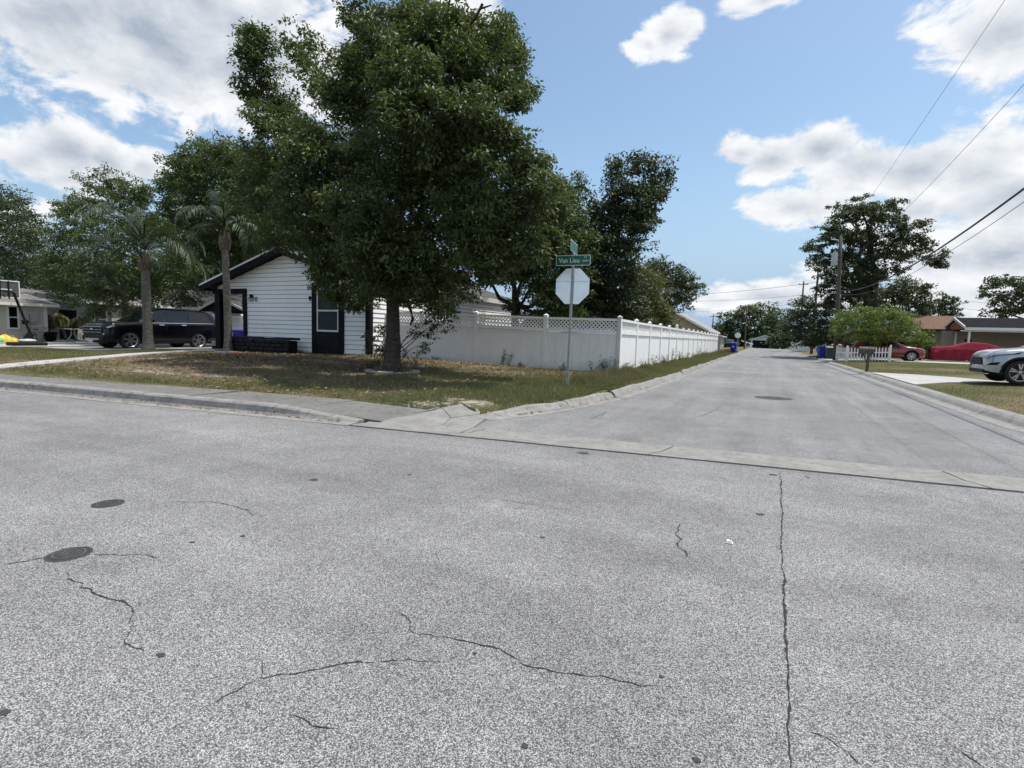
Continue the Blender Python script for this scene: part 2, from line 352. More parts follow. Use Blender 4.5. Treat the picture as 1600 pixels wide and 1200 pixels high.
# ------------------------------------------------------------------ object helpers
def tag(o, label=None, cat=None, group=None, kind=None):
    if label: o['label'] = label
    if cat: o['category'] = cat
    if group: o['group'] = group
    if kind: o['kind'] = kind
    return o
def empty(name, loc, label=None, cat=None, group=None, rz=0.):
    o = bpy.data.objects.new(name, None); COL.objects.link(o)
    o.location = [float(x) for x in loc]; o.rotation_euler = (0, 0, rz); o.empty_display_size = .2
    return tag(o, label, cat, group)
def link(name, me, parent=None, loc=None, rot=None, scale=None):
    o = bpy.data.objects.new(name, me); COL.objects.link(o)
    if parent: o.parent = parent
    if loc is not None: o.location = [float(x) for x in loc]
    if rot is not None: o.rotation_euler = rot
    if scale is not None: o.scale = scale
    return o
class MB:
    def __init__(s, off=(0, 0, 0)): s.v = []; s.f = []; s.off = np.array(off, float)
    def add(s, vs, fs):
        b = len(s.v); s.v += [tuple(np.array(p, float) - s.off) for p in vs]; s.f += [tuple(b + i for i in f) for f in fs]; return s
    def box(s, a, b):
        (x0, y0, z0), (x1, y1, z1) = a, b
        return s.add([(x0, y0, z0), (x1, y0, z0), (x1, y1, z0), (x0, y1, z0), (x0, y0, z1), (x1, y0, z1), (x1, y1, z1), (x0, y1, z1)],
                     [(0, 3, 2, 1), (4, 5, 6, 7), (0, 1, 5, 4), (1, 2, 6, 5), (2, 3, 7, 6), (3, 0, 4, 7)])
    def prism(s, poly, d):
        """polygon (3D points) extruded by vector d"""
        n = len(poly); d = np.array(d, float)
        P = [np.array(p, float) for p in poly]
        return s.add(P + [p + d for p in P], [tuple(range(n))[::-1], tuple(range(n, 2 * n))] + [(i, (i + 1) % n, n + (i + 1) % n, n + i) for i in range(n)])
    def tube(s, path, rad, n=8, cap=True):
        path = [np.array(p, float) for p in path]
        if isinstance(rad, (int, float)): rad = [rad] * len(path)
        vs = []; fs = []; ref = None
        for i, p in enumerate(path):
            d = path[min(i + 1, len(path) - 1)] - path[max(i - 1, 0)]; d = d / (np.linalg.norm(d) + 1e-9)
            if ref is None: ref = np.array([0, 0, 1.]) if abs(d[2]) < .9 else np.array([1., 0, 0])
            a = np.cross(d, ref); a /= np.linalg.norm(a) + 1e-9; b = np.cross(d, a); ref = np.cross(a, d) if abs(np.dot(ref, d)) > .95 else ref
            for k in range(n):
                t = 2 * math.pi * k / n; vs.append(p + rad[i] * (math.cos(t) * a + math.sin(t) * b))
        for i in range(len(path) - 1):
            for k in range(n): fs.append((i * n + k, i * n + (k + 1) % n, (i + 1) * n + (k + 1) % n, (i + 1) * n + k))
        if cap: fs += [tuple(range(n))[::-1], tuple(range((len(path) - 1) * n, len(path) * n))]
        return s.add(vs, fs)
    def lathe(s, prof, c=(0, 0, 0), n=24, axis='z'):
        vs = []; fs = []
        for (r, h) in prof:
            for k in range(n):
                t = 2 * math.pi * k / n; x, y = r * math.cos(t), r * math.sin(t)
                p = (x, y, h) if axis == 'z' else (x, h, y)
                vs.append((p[0] + c[0], p[1] + c[1], p[2] + c[2]))
        for i in range(len(prof) - 1):
            for k in range(n):
                q = (i * n + k, i * n + (k + 1) % n, (i + 1) * n + (k + 1) % n, (i + 1) * n + k); fs.append(q if axis == 'z' else q[::-1])
        return s.add(vs, fs)
    def mesh(s, name, mat, smooth=False):
        me = bpy.data.meshes.new(name); me.from_pydata([tuple(float(c) for c in p) for p in s.v], [], s.f); me.materials.append(mat)
        if smooth: me.polygons.foreach_set('use_smooth', [True] * len(me.polygons))
        me.update(); return me
    def build(s, name, mat, parent=None, smooth=False, bevel=0., loc=None, fix=True):
        me = s.mesh(name, mat, smooth)
        if fix:
            bm = bmesh.new(); bm.from_mesh(me); bmesh.ops.recalc_face_normals(bm, faces=bm.faces); bm.to_mesh(me); bm.free()
        o = link(name, me, parent, loc)
        if bevel: m = o.modifiers.new('bevel', 'BEVEL'); m.width = bevel; m.segments = 2; m.limit_method = 'ANGLE'
        return o
def np_mesh(name, V, F, mat, tint=None, smooth=False):
    """V (n,3), F (m,k) numpy arrays"""
    me = bpy.data.meshes.new(name); n, m, k = len(V), len(F), F.shape[1]
    me.vertices.add(n); me.vertices.foreach_set('co', np.ascontiguousarray(V, dtype=np.float32).ravel())
    me.loops.add(m * k); me.loops.foreach_set('vertex_index', np.ascontiguousarray(F, dtype=np.int32).ravel())
    me.polygons.add(m); me.polygons.foreach_set('loop_start', np.arange(0, m * k, k, dtype=np.int32))
    try: me.polygons.foreach_set('loop_total', np.full(m, k, dtype=np.int32))
    except Exception: pass
    me.polygons.foreach_set('use_smooth', np.full(m, smooth))
    if tint is not None:
        a = me.attributes.new('tint', 'FLOAT', 'FACE'); a.data.foreach_set('value', np.ascontiguousarray(tint, dtype=np.float32))
    me.materials.append(mat); me.update(calc_edges=True); me.validate(); return me
_LAT = np.random.RandomState(5).rand(257, 257)
def vnoise(x, y, s):
    """smooth value noise, metres per cell s"""
    x = np.asarray(x, float) / s + 1000.3; y = np.asarray(y, float) / s + 1000.7
    i = np.floor(x).astype(int); j = np.floor(y).astype(int); fx = x - i; fy = y - j
    fx = fx * fx * (3 - 2 * fx); fy = fy * fy * (3 - 2 * fy); i %= 256; j %= 256
    return (_LAT[i, j] * (1 - fx) + _LAT[i + 1, j] * fx) * (1 - fy) + (_LAT[i, j + 1] * (1 - fx) + _LAT[i + 1, j + 1] * fx) * fy
def fbm(x, y, s): return .55 * vnoise(x, y, s) + .3 * vnoise(x, y, s / 2.3) + .15 * vnoise(x, y, s / 5.1)

# ------------------------------------------------------------------ ground layout
def FR(x, q): return q + .1 * x                     # front street runs along (1, 0.1); q is measured across it
KY = np.array([7.0, 7.4, 8.1, 9.3, 10.6, 11.9, 14.5, 20, 33, 160.])
KX = np.array([-4.35, -4.05, -3.78, -3.42, -3.18, -3.02, -2.93, -2.82, -2.80, -2.80])    # foot of the left kerb
def kx(y): return np.interp(y, KY, KX)
RX = 4.12
def zcorner(x, y): return -.02 * np.exp(-(((np.asarray(x, float) + 4.15) / .35) ** 2 + ((np.asarray(y, float) - 7.5) / .45) ** 2))
def zlawn(x, y):
    x = np.asarray(x, float); y = np.asarray(y, float)
    k = np.interp(x, [-60, -40, -27, -22, -14, -9.7, -4.3, -3], [.05, .05, .07, .20, .29, .14, .04, .0])
    z = .165 + np.clip((y - 7.4) / 8.8, 0, 1) * k
    return z - .02 * np.clip((y - 20) / 20, 0, 1) + zcorner(x, y)
def zright(x, y): return .14 + .16 * np.clip((np.asarray(x, float) - 4.6) / 3.5, 0, 1) + 0 * np.asarray(y, float)
def gp(u, v, f=zlawn):
    z = .25
    for _ in range(12): p = gz(u, v, z); z = float(f(p[0], p[1]))
    return gz(u, v, z)

g = MB(); g.add([(-900, -900, -.08), (900, -900, -.08), (900, 1500, -.08), (-900, 1500, -.08)], [(0, 1, 2, 3)])
tag(g.build('ground', M_FAR), kind='structure')
# the lawns on the camera's side of the street, behind the viewer
g = MB(); g.add([(-120, FR(-120, -5.5), .05), (120, FR(120, -5.5), .05), (120, -80, .05), (-120, -80, .05)], [(0, 1, 2, 3)])
tag(g.build('near_verge', M_FAR), kind='structure')
# roads
m = MB(); xs = np.linspace(-120, 120, 61)
m.add([(x, FR(x, -5.5), 0) for x in xs] + [(x, FR(x, 6.33), 0) for x in xs], [(i, i + 1, 62 + i, 61 + i) for i in range(60)])
front_road = tag(m.build('front_street_road', M_ROAD), kind='structure')
m = MB(); ys = [6.9, 8.3, 9.3, 10.6, 11.9, 14.5, 20, 33, 60, 100, 146]; ncx = 9; vs = []
for i, y in enumerate(ys):
    for k in range(ncx):
        f = k / (ncx - 1)
        if i == 0: xx = -4.3 + 13.6 * f; vs.append((xx, FR(xx, 6.975), 0))
        else: a = float(kx(y)) + .21; c_ = [0, 6.9, 5.1, 4.25, RX - .2][min(i, 4)]; vs.append((a + (c_ - a) * f, y, 0))
m.add(vs, [(i * ncx + k, i * ncx + k + 1, (i + 1) * ncx + k + 1, (i + 1) * ncx + k) for i in range(len(ys) - 1) for k in range(ncx - 1)])
side_road = tag(m.build('side_street_road', M_ROAD2), kind='structure')
m = MB(); m.add([(-60, 139, .004), (60, 139, .004), (60, 147, .004), (-60, 147, .004)], [(0, 1, 2, 3)])
tag(m.build('far_cross_road', M_ROAD2), kind='structure')

def thick_sheet(b, vs, nr, nc, d):
    """closed slab from a grid of top points"""
    n = nr * nc; F = [(i * nc + j, (i + 1) * nc + j, (i + 1) * nc + j + 1, i * nc + j + 1) for i in range(nr - 1) for j in range(nc - 1)]
    ring = [i * nc for i in range(nr)] + [(nr - 1) * nc + j for j in range(1, nc)] + [i * nc + nc - 1 for i in range(nr - 2, -1, -1)] + [j for j in range(nc - 2, 0, -1)]
    F2 = [tuple(n + q for q in f[::-1]) for f in F] + [(a, c, n + c, n + a) for a, c in zip(ring, ring[1:] + ring[:1])]
    b.add(list(vs) + [(p[0], p[1], p[2] - d) for p in vs], F + F2)
# valley gutter across the side street mouth: slabs with open joints
vg = tag(empty('valley_gutter', (0, 6.6, 0)), kind='structure')
joints = [-5.3, -3.62, -1.05, 1.95, 4.6, 7.2, 9.8]
skew = [0, .12, .10, -.12, 0, 0, 0]
rg = random.Random(5)
for i in range(len(joints) - 1):
    a0, a1 = joints[i] + .010, joints[i + 1] - .010; ns = 8; vs = []; n = 0
    for k in range(ns + 1):
        t = k / ns
        for q, dz in ((6.335, .004), (6.47, .002), (6.66, -.012), (6.85, .0), (6.985, .006)):
            sk = (skew[i] * (1 - t) + skew[i + 1] * t) * (q - 6.66) / .33
            x = a0 + (a1 - a0) * t + sk; vs.append((x, FR(x, q + rg.uniform(-.006, .006)), dz + .012))
    b = MB((0, 6.6, 0)); thick_sheet(b, vs, ns + 1, 5, .06); b.build('gutter_slab', M_GUT, vg)

# kerb builder: profile swept along a path, cut into separate stones
def sweep_kerb(root, path, prof_fn, length, mat, gap=.012, jit=.01, seed=1):
    r = random.Random(seed); path = [np.array(p, float) for p in path]
    seg = [0]
    for a, b in zip(path, path[1:]): seg.append(seg[-1] + np.linalg.norm(b - a))
    tot = seg[-1]; seg = np.array(seg); PX = np.array(path)
    def pt(s): return np.array([np.interp(s, seg, PX[:, i]) for i in range(2)])
    s = 0
    while s < tot - .05:
        e = min(tot, s + length * r.uniform(.85, 1.15)); ns = max(2, int((e - s) / .35)); vs = []; npf = 0
        dz = r.uniform(-jit, jit); dn = r.uniform(-jit, jit)
        for k in range(ns + 1):
            q = s + gap + (e - s - 2 * gap) * k / ns; p = pt(q); d = pt(min(tot, q + .1)) - pt(max(0, q - .1)); d /= np.linalg.norm(d) + 1e-9
            nrm = np.array([-d[1], d[0]]); pf = prof_fn(q); npf = len(pf)
            for (a, z) in pf: vs.append((*(p + nrm * (a + dn)), max(-.05, z + (dz if z > .02 else 0) + r.uniform(-.002, .002))))
        fs = [(k * npf + j, k * npf + (j + 1) % npf, (k + 1) * npf + (j + 1) % npf, (k + 1) * npf + j) for k in range(ns) for j in range(npf)]
        fs += [tuple(range(npf)), tuple(range(ns * npf, (ns + 1) * npf))[::-1]]
        b = MB(root.location); b.add(vs, fs); b.build('kerb_stone', mat, root)
        s = e
# front kerb with its gutter pan, dropping to the ramp near the corner
fk = tag(empty('front_kerb', (-12, 5.2, 0)), kind='structure')
XK0 = -60
def front_prof(s):
    x = XK0 + s / math.sqrt(1.01); h = .155 * float(np.interp(x, [-7.0, -5.2], [1, .12]))
    return [(0, -.05), (0, .006), (.235, .012), (.255, .03 if h > .05 else .014), (.275, h * .8), (.305, h * .97), (.34, h), (.43, h + .003), (.43, -.05)]
sweep_kerb(fk, [(XK0, FR(XK0, 6.32)), (-5.32, FR(-5.32, 6.32))], front_prof, 3.0, M_KERB, seed=2)
# sidewalk slabs behind it
sw = tag(empty('sidewalk', (-12, 5.8, .15)), kind='structure')
x = -5.05; k = 0; rg = random.Random(8)
while x > -60:
    x0 = x - (2.4 if k else 1.5); b = MB(sw.location)
    def zz(xx, back): return (.158 * float(np.interp(xx, [-7.0, -5.2], [1, .18])) if not back else .168 * float(np.interp(xx, [-6.3, -5.0], [1, .75])))
    g_ = .011; qa, qb = 6.765, 7.72 + (.12 if k < 1 else 0) - (.25 if x < -11 else .0); nn = 4; vs = []; tl = rg.uniform(-.006, .006)
    for i in range(nn + 1):
        xx = x0 + g_ + (x - x0 - 2 * g_) * i / nn
        for q, bk in ((qa, 0), ((qa + qb) / 2, .5), (qb, 1)):
            z = zz(xx, 0) * (1 - bk) + zz(xx, 1) * bk + tl * (bk - .5); vs.append((xx + (.25 * bk if k in (0, 1) else 0), FR(xx, q), z))
    thick_sheet(b, vs, nn + 1, 3, .1); b.build('slab', M_WALKC, sw)
    x = x0; k += 1
# ramp: two cracked slabs between the sidewalk, the gutter and the corner kerb
for poly in ([(-5.03, FR(-5.03, 6.345), .012), (-4.30, FR(-4.30, 6.345), .014), (-4.20, 6.55, .02), (-4.34, 7.0, .05), (-4.75, 7.42, .11), (-5.02, 7.2, .10)],
             [(-4.288, FR(-4.288, 6.345), .016), (-3.65, FR(-3.65, 6.345), .018), (-3.72, 6.62, .02), (-3.9, 7.33, .05), (-4.05, 7.42, .08), (-4.328, 7.008, .053), (-4.188, 6.552, .022)],
             [(-5.02, 7.215, .105), (-4.752, 7.435, .115), (-4.345, 7.018, .055), (-4.06, 7.435, .085), (-4.35, 7.95, .15), (-4.78, 7.98, .163)]):
    b = MB(sw.location); b.prism([(p[0], p[1], p[2] - .08) for p in poly], (0, 0, .08)); b.build('ramp_slab', M_GUT, sw)
# left street kerb, low and rolled, with a gutter pan
lk = tag(empty('left_kerb', (-3, 20, 0)), kind='structure')
def left_prof(s):
    h = .135 * float(np.interp(s, [0, 1.2], [.35, 1])) * (1 + .10 * math.sin(s * 2.1) + .06 * math.sin(s * 5.3))
    return [(-.24, -.05), (-.24, .006), (-.05, .008), (.0, .018), (.05, h * .6), (.08, h * .92), (.12, h), (.21, h + .004), (.21, -.05)]
sweep_kerb(lk, [(float(kx(y)), y) for y in np.concatenate([np.linspace(7.45, 14, 20), np.linspace(15, 138, 60)])], left_prof, 2.6, M_KERB, .018, .022, 4)
rk = tag(empty('right_kerb', (4.1, 25, 0)), kind='structure')
def right_prof(s):
    return [(-.28, -.05), (-.28, .006), (-.03, .008), (.0, .02), (.06, .085), (.13, .128), (.22, .142), (.34, .145), (.34, -.05)]
rpath = [(RX, 138), (RX, 60), (RX, 30), (RX, 14), (RX + .02, 12), (4.45, 10.2), (5.3, 8.9), (6.7, 7.95), (8.4, 7.75)]
sweep_kerb(rk, [(a, b) for a, b in rpath], lambda s: right_prof(s), 3.0, M_KERB, .012, .01, 6)

# left lawn sheet
na, nb = 260, 230
A = np.linspace(0, 1, na) ** 2.3; B = np.linspace(0, 1, nb) ** 2.0
AA, BB = np.meshgrid(A, B, indexing='ij')
Yg = 8.0 + BB * 140
for _ in range(4):
    Xe = kx(np.clip(Yg, 7.45, 200)) - .195
    Xg = Xe - AA * (Xe + 100)
    fr = np.where(Xg < -4.7, 7.66 + .1 * Xg - np.interp(Xg, [-11.5, -11], [.25, 0]), np.interp(Xg, [-4.7, -4.35, -4.1, -3.6], [7.92, 7.62, 7.48, 7.7]))
    Yg = fr + BB * 140
Zg = zlawn(Xg, Yg) + (fbm(Xg, Yg, 1.4) - .5) * .035
Zg = np.where((BB == 0) | (AA == 0), -.04, Zg)
sandb = [(gp(240, 581), 1.1, .35), (gp(330, 586), .9, .3), (gp(520, 566), 1.6, .5), (gp(580, 568), 1.0, .4), (gp(640, 571), .8, .4), (gp(690, 633), .7, .35), (gp(730, 628), .6, .3), (gp(430, 556), .8, .4), (gp(250, 560), .8, .3)]
def sand_f(x, y):
    s = np.zeros(np.shape(x))
    for (p, rx_, ry_) in sandb: s = np.maximum(s, np.exp(-(((x - p[0]) / rx_) ** 2 + ((y - p[1]) / ry_) ** 2)))
    return s * .85
def green_f(x, y):
    """how grassy the left lawn is: lush by the corner, thin and brown towards the house"""
    g = np.interp(x, [-30, -23, -20, -14, -10.5, -8, -5.5, -3], [.75, .8, .2, .25, .45, .62, .9, 1.])
    near = np.clip((y - (7.7 + .1 * x)) / 1.2, 0, 1)
    g = g * (1 - .45 * np.clip((y - 12.5) / 4, 0, 1) * (x < -4.8) * (x > -21))
    dry = np.exp(-(((x + 4.6) / .8) ** 2 + ((y - 8.1) / .7) ** 2))
    g = np.where((y - .1 * x < 9.3) & (x > -17), np.maximum(g, .5), g) - dry * .8
    return np.clip(g + (fbm(x, y, 1.3) - .5) * 1.5, 0, 1)
idx = np.arange(na * nb).reshape(na, nb)
Fq = np.stack([idx[:-1, :-1], idx[:-1, 1:], idx[1:, 1:], idx[1:, :-1]], -1).reshape(-1, 4)
me = np_mesh('left_lawn', np.stack([Xg, Yg, Zg], -1).reshape(-1, 3), Fq, M_LAWN, smooth=True)
def pattr(me, name, v): a = me.attributes.new(name, 'FLOAT', 'POINT'); a.data.foreach_set('value', np.ascontiguousarray(v, dtype=np.float32).ravel())
pattr(me, 'green', green_f(Xg, Yg)); pattr(me, 'sand', sand_f(Xg, Yg))
left_lawn = tag(link('left_lawn', me), kind='structure')
# right lawn sheet
na, nb = 120, 200
AA, BB = np.meshgrid(np.linspace(0, 1, na) ** 2, np.linspace(0, 1, nb) ** 1.6, indexing='ij')
Yr = 8.0 + BB * 150 + 0; Xr0 = np.interp(Yr, [8.0, 8.9, 10.2, 12, 14], [8.6, 5.65, 4.75, RX + .34, RX + .33]); Xr = Xr0 + AA * 110
Zr = zright(Xr, Yr) + (fbm(Xr, Yr, 1.7) - .5) * .03
idx = np.arange(na * nb).reshape(na, nb)
Fq = np.stack([idx[:-1, :-1], idx[1:, :-1], idx[1:, 1:], idx[:-1, 1:]], -1).reshape(-1, 4)
me = np_mesh('right_lawn', np.stack([Xr, Yr, Zr], -1).reshape(-1, 3), Fq, M_LAWN, smooth=True)
def green_r(x, y): return np.clip(.6 + (fbm(x, y, 2.2) - .5) * 1.8, 0, 1)
pattr(me, 'green', green_r(Xr, Yr)); pattr(me, 'sand', 0 * Xr)
tag(link('right_lawn', me), kind='structure')

# paths and drives
def slab(name, pts, mat, h=.07):
    b = MB(); b.prism([(p[0], p[1], p[2] - .1) for p in pts], (0, 0, .1 + h * 0)); return tag(b.build(name, mat), kind='structure')
def strip(name, left, right, mat, dz=.03):
    n = len(left); b = MB()
    T = [(p[0], p[1], float(zlawn(p[0], p[1])) + dz) for p in left] + [(p[0], p[1], float(zlawn(p[0], p[1])) + dz) for p in right]
    b.add(T + [(p[0], p[1], p[2] - .15) for p in T], [(i, i + 1, n + i + 1, n + i) for i in range(n - 1)] +
          [(i, 2 * n + i, 2 * n + i + 1, i + 1) for i in range(n - 1)] + [(n + i, n + i + 1, 3 * n + i + 1, 3 * n + i) for i in range(n - 1)] + [(0, n, 3 * n, 2 * n), (n - 1, 3 * n - 1 - 0, 4 * n - 1, 2 * n - 1)][:1])
    return tag(b.build(name, mat), kind='structure')
wl = [gp(u, v)[:2] for u, v in ((-80, 575), (0, 571.5), (100, 562.5), (200, 554), (290, 548.5), (345, 546))]
wr_ = [gp(u, v)[:2] for u, v in ((-80, 583), (0, 578), (100, 567.5), (200, 557.5), (290, 550.5), (345, 548.5))]
strip('front_walk', wl, wr_, M_DRIVE, .045)
yy = np.linspace(4.2, 26, 12)
strip('neighbour_driveway', [(-36.5, y) for y in yy], [(-30.6, y) for y in yy], M_DRIVE, .03)
yy = np.linspace(12.6, 20.5, 6)
strip('parking_pad', [(-29.4, y) for y in yy], [(-25.2, y) for y in yy], M_DRIVE, .02)
dr = [(RX + .32, 20.9), (5.6, 22.3), (7, 22.7), (26, 22.9), (26, 27.6), (5.4, 27.6), (RX + .32, 28.8)]
b = MB(); b.prism([(p[0], p[1], float(zright(*p)) - .07) for p in dr], (0, 0, .1)); tag(b.build('right_driveway', M_DRIVE), kind='structure')
dr = [(RX + .32, 45.4), (9, 45.9), (30, 46.0), (30, 52.6), (9, 52.6), (RX + .32, 53.5)]
b = MB(); b.prism([(p[0], p[1], float(zright(*p)) - .07) for p in dr], (0, 0, .095)); tag(b.build('far_right_driveway', M_DRIVE), kind='structure')

# ------------------------------------------------------------------ cracks, joints, spots in the asphalt (parts of the road)
def crack(pix, w, parent, road_z=.0025, jit=.012, seed=0, name='crack'):
    r = random.Random(seed); P = [gz(u, v, 0)[:2] for u, v in pix]; pts = []
    for a, b in zip(P, P[1:]):
        n = max(2, int(np.linalg.norm(b - a) / .022))
        for k in range(n): pts.append(a + (b - a) * k / n)
    pts.append(P[-1]); N_ = len(pts); vs = []; off = 0
    for i, p in enumerate(pts):
        d = pts[min(i + 1, N_ - 1)] - pts[max(i - 1, 0)]; d = d / (np.linalg.norm(d) + 1e-9); nn = np.array([-d[1], d[0]])
        off = off * .8 + r.uniform(-jit, jit) * 1.1; t = i / max(1, N_ - 1); ww = w * r.choice((.25, .5, .7, .9, 1.1, 1.5)) * r.uniform(.7, 1.1) * min(1, .25 + 6 * min(t, 1 - t))
        q = p + nn * off
        vs += [(*(q - nn * ww), road_z), (*(q + nn * ww), road_z)]
    b = MB(); b.add(vs, [(2 * i, 2 * i + 2, 2 * i + 3, 2 * i + 1) for i in range(N_ - 1)])
    o = b.build(name, M_CRACK, parent); return o
crack([(1219, 737), (1222, 800), (1221, 860), (1225, 930), (1227, 1010), (1230, 1090), (1233, 1210)], .0055, front_road, jit=.004, seed=1, name='paving_joint')
crack([(101, 896), (120, 915), (150, 938), (185, 945), (207, 955), (213, 975), (205, 998), (226, 1020)], .0045, front_road, seed=2)
crack([(310, 1110), (370, 1080), (403, 1062), (480, 1050), (560, 1036), (640, 1032), (690, 1037)], .0032, front_road, jit=.006, seed=3)
crack([(403, 1064), (410, 1045), (405, 1028)], .0028, front_road, seed=4)
crack([(622, 958), (643, 970), (648, 988), (700, 1000), (770, 1008), (800, 1024), (815, 1040), (870, 1050), (940, 1056), (1000, 1072), (1050, 1076)], .0036, front_road, jit=.008, seed=5)
crack([(1062, 818), (1056, 835), (1062, 855), (1080, 872)], .005, front_road, seed=6)
crack([(275, 783), (330, 785), (370, 792), (400, 806)], .0045, front_road, seed=7)
crack([(0, 884), (40, 878), (74, 872)], .004, front_road, seed=8)
crack([(148, 866), (210, 868), (260, 872)], .003, front_road, seed=9)
crack([(740, 776), (800, 782), (840, 790), (900, 800)], .003, front_road, seed=10)
crack([(455, 1118), (480, 1130), (520, 1140)], .0025, front_road, seed=11)
crack([(920, 655), (940, 648), (946, 643)], .009, side_road, seed=12)
crack([(1090, 652), (1120, 640), (1125, 634)], .008, side_road, seed=13)
crack([(1490, 1165), (1530, 1190), (1560, 1215)], .003, front_road, seed=14)
crack([(1250, 1138), (1300, 1160), (1345, 1195)], .002, front_road, seed=15)
crack([(1300, 742), (1380, 752), (1450, 770), (1520, 790)], .003, front_road, seed=16)
def spot(u, v, r, seed, parent=front_road):
    rn = random.Random(seed); c = gz(u, v, 0); n = 14
    vs = [(c[0], c[1], .003)] + [(c[0] + r * rn.uniform(.55, 1.15) * math.cos(2 * math.pi * k / n), c[1] + r * rn.uniform(.45, .9) * math.sin(2 * math.pi * k / n), .003) for k in range(n)]
    b = MB(); b.add(vs, [(0, 1 + k, 1 + (k + 1) % n) for k in range(n)]); b.build('tar_spot', M_SPOT, parent)
for i, (u, v, r) in enumerate([(491, 750, .045), (1188, 804, .04), (251, 1024, .022), (8, 1114, .022), (912, 708, .09), (1207, 742, .05), (379, 838, .02), (848, 840, .02), (820, 1166, .018), (1089, 1188, .016), (1262, 746, .025), (300, 848, .02), (1033, 1058, .014), (742, 1021, .012), (640, 742, .03)]): spot(u, v, r, i)

# manhole covers
def manhole(p, r, label, seed, mat=M_IRON):
    t = empty('manhole_cover', (p[0], p[1], 0), label, 'manhole cover', 'manhole covers in the street')
    b = MB(); b.lathe([(r * 1.12, .0), (r * 1.10, .003), (r * 1.02, .004), (r * 1.0, .001)], n=36); b.build('frame', M_IRON, t)
    b = MB(); b.lathe([(r * 1.20, .0), (r * 1.17, .0022), (r * 1.10, .0026), (r * 1.10, 0)], n=48); b.v = [(x * (1 + .025 * math.sin(5 * math.atan2(y, x))) if math.hypot(x, y) > r * 1.15 else x, y * (1 + .02 * math.cos(4 * math.atan2(y, x))) if math.hypot(x, y) > r * 1.15 else y, z) for x, y, z in b.v]; b.build('tar_collar', M_SPOT, t)
    b = MB(); b.lathe([(r * 1.02, .0028), (r * .965, .0028)], n=36); b.build('rim_gap', M_CRACK, t, fix=False)
    b = MB(); b.lathe([(r * .97, .0), (r * .97, .003), (r * .9, .004), (.001, .004)], n=36); lid = b.build('lid', mat, t)
    b = MB(); b.lathe([(r * .84, .004), (r * .84, .007), (r * .77, .007), (r * .77, .004)], n=36)
    for k in range(-4, 5):
        for j in range(-4, 5):
            x, y = k * r * .16, j * r * .16
            if math.hypot(x, y) < r * .64: b.box((x - r * .055, y - r * .04, .0035), (x + r * .055, y + r * .04, .007))
    b.build('tread_pattern', M_IRONL, lid)
manhole(gz(169, 787, 0), .088, 'small round iron cover in the road, farther one on the left', 1)
manhole(gz(108, 866, 0), .094, 'small round iron cover in the road, nearer one with a crack below it', 2)
manhole(gz(1208, 622, 0), .36, 'large dark manhole cover in the middle of the side street', 3)
# litter on the road
c = gz(1139, 849, 0); t = empty('litter_piece', (c[0], c[1], 0), 'small crumpled white piece of litter on the asphalt', 'litter')
b = MB(); b.add([(-.022, -.015, .003), (.02, -.018, .004), (.025, .014, .003), (-.018, .017, .004), (-.015, -.01, .02), (.013, -.012, .026), (.016, .010, .018), (-.012, .012, .024)],
                [(0, 1, 5, 4), (1, 2, 6, 5), (2, 3, 7, 6), (3, 0, 4, 7), (4, 5, 6, 7), (0, 3, 2, 1)]); b.build('paper', M_SIGNW, t)
# ------------------------------------------------------------------ white house on the corner
HY, HX0, HX1, HXR, HYB = 16.0, -20.39, -13.60, -17.83, 30.0       # facade plane, left and right wall, ridge, back
HZ0, SLOPE, ZE = .42, .30, 3.12                                    # ground, roof pitch, underside height at the eaves x = -22.6
house = empty('white_house', (-17, 20, HZ0), 'white lap sided house with black trim and gabled roof behind the street tree', 'house')
ho = house.location
def zroof(x): return 4.50 - SLOPE * abs(x - HXR)
EX = .178
def board_mesh(x0, x1, z, xt0=None, xt1=None, y=HY):
    xt0 = x0 if xt0 is None else xt0; xt1 = x1 if xt1 is None else xt1; h = EX - .016
    b = MB(ho)
    b.add([(x0, y - .030, z), (x1, y - .030, z), (xt1, y - .008, z + h), (xt0, y - .008, z + h), (x0, y, z), (x1, y, z), (xt1, y, z + h), (xt0, y, z + h)],
          [(0, 1, 2, 3), (0, 4, 5, 1), (1, 5, 6, 2), (2, 6, 7, 3), (3, 7, 4, 0), (4, 7, 6, 5)])
    return b
z = HZ0 + .06; WX0, WX1 = -16.46, -14.86
while z < 4.40:
    spans = [(HX0 + .12, WX0), (WX1, HX1)] if z + EX < 3.0 else [(-22.15, HX1)]
    for (a, c) in spans:
        lim0, lim1 = HXR - (4.46 - z) / SLOPE, HXR + (4.46 - z) / SLOPE; l2, r2 = HXR - (4.46 - z - EX) / SLOPE, HXR + (4.46 - z - EX) / SLOPE
        a0, c0 = max(a, lim0), min(c, lim1); a1, c1 = min(max(a, l2), HXR), max(min(c, r2), HXR)
        if a >= HX0 and c0 - a0 > .1 and z < 3.0: a1, c1 = a, c
        if c0 - a0 > .1: board_mesh(a0, c0, z, a1, c1).build('siding_board', M_SIDE, house)
    z += EX
z = HZ0 + .06
sb = MB(); sb.add([(.030, 0, 0), (.030, HYB - HY, 0), (.008, HYB - HY, EX - .016), (.008, 0, EX - .016), (0, 0, 0), (0, HYB - HY, 0), (0, HYB - HY, EX - .016), (0, 0, EX - .016)],
              [(0, 1, 2, 3), (0, 4, 5, 1), (1, 5, 6, 2), (2, 6, 7, 3), (3, 7, 4, 0), (4, 7, 6, 5)])
sme = sb.mesh('side_board', M_SIDE)
while z < 3.05:
    link('siding_board', sme, house, (HX1 - ho[0], HY - ho[1], z - ho[2])); z += EX
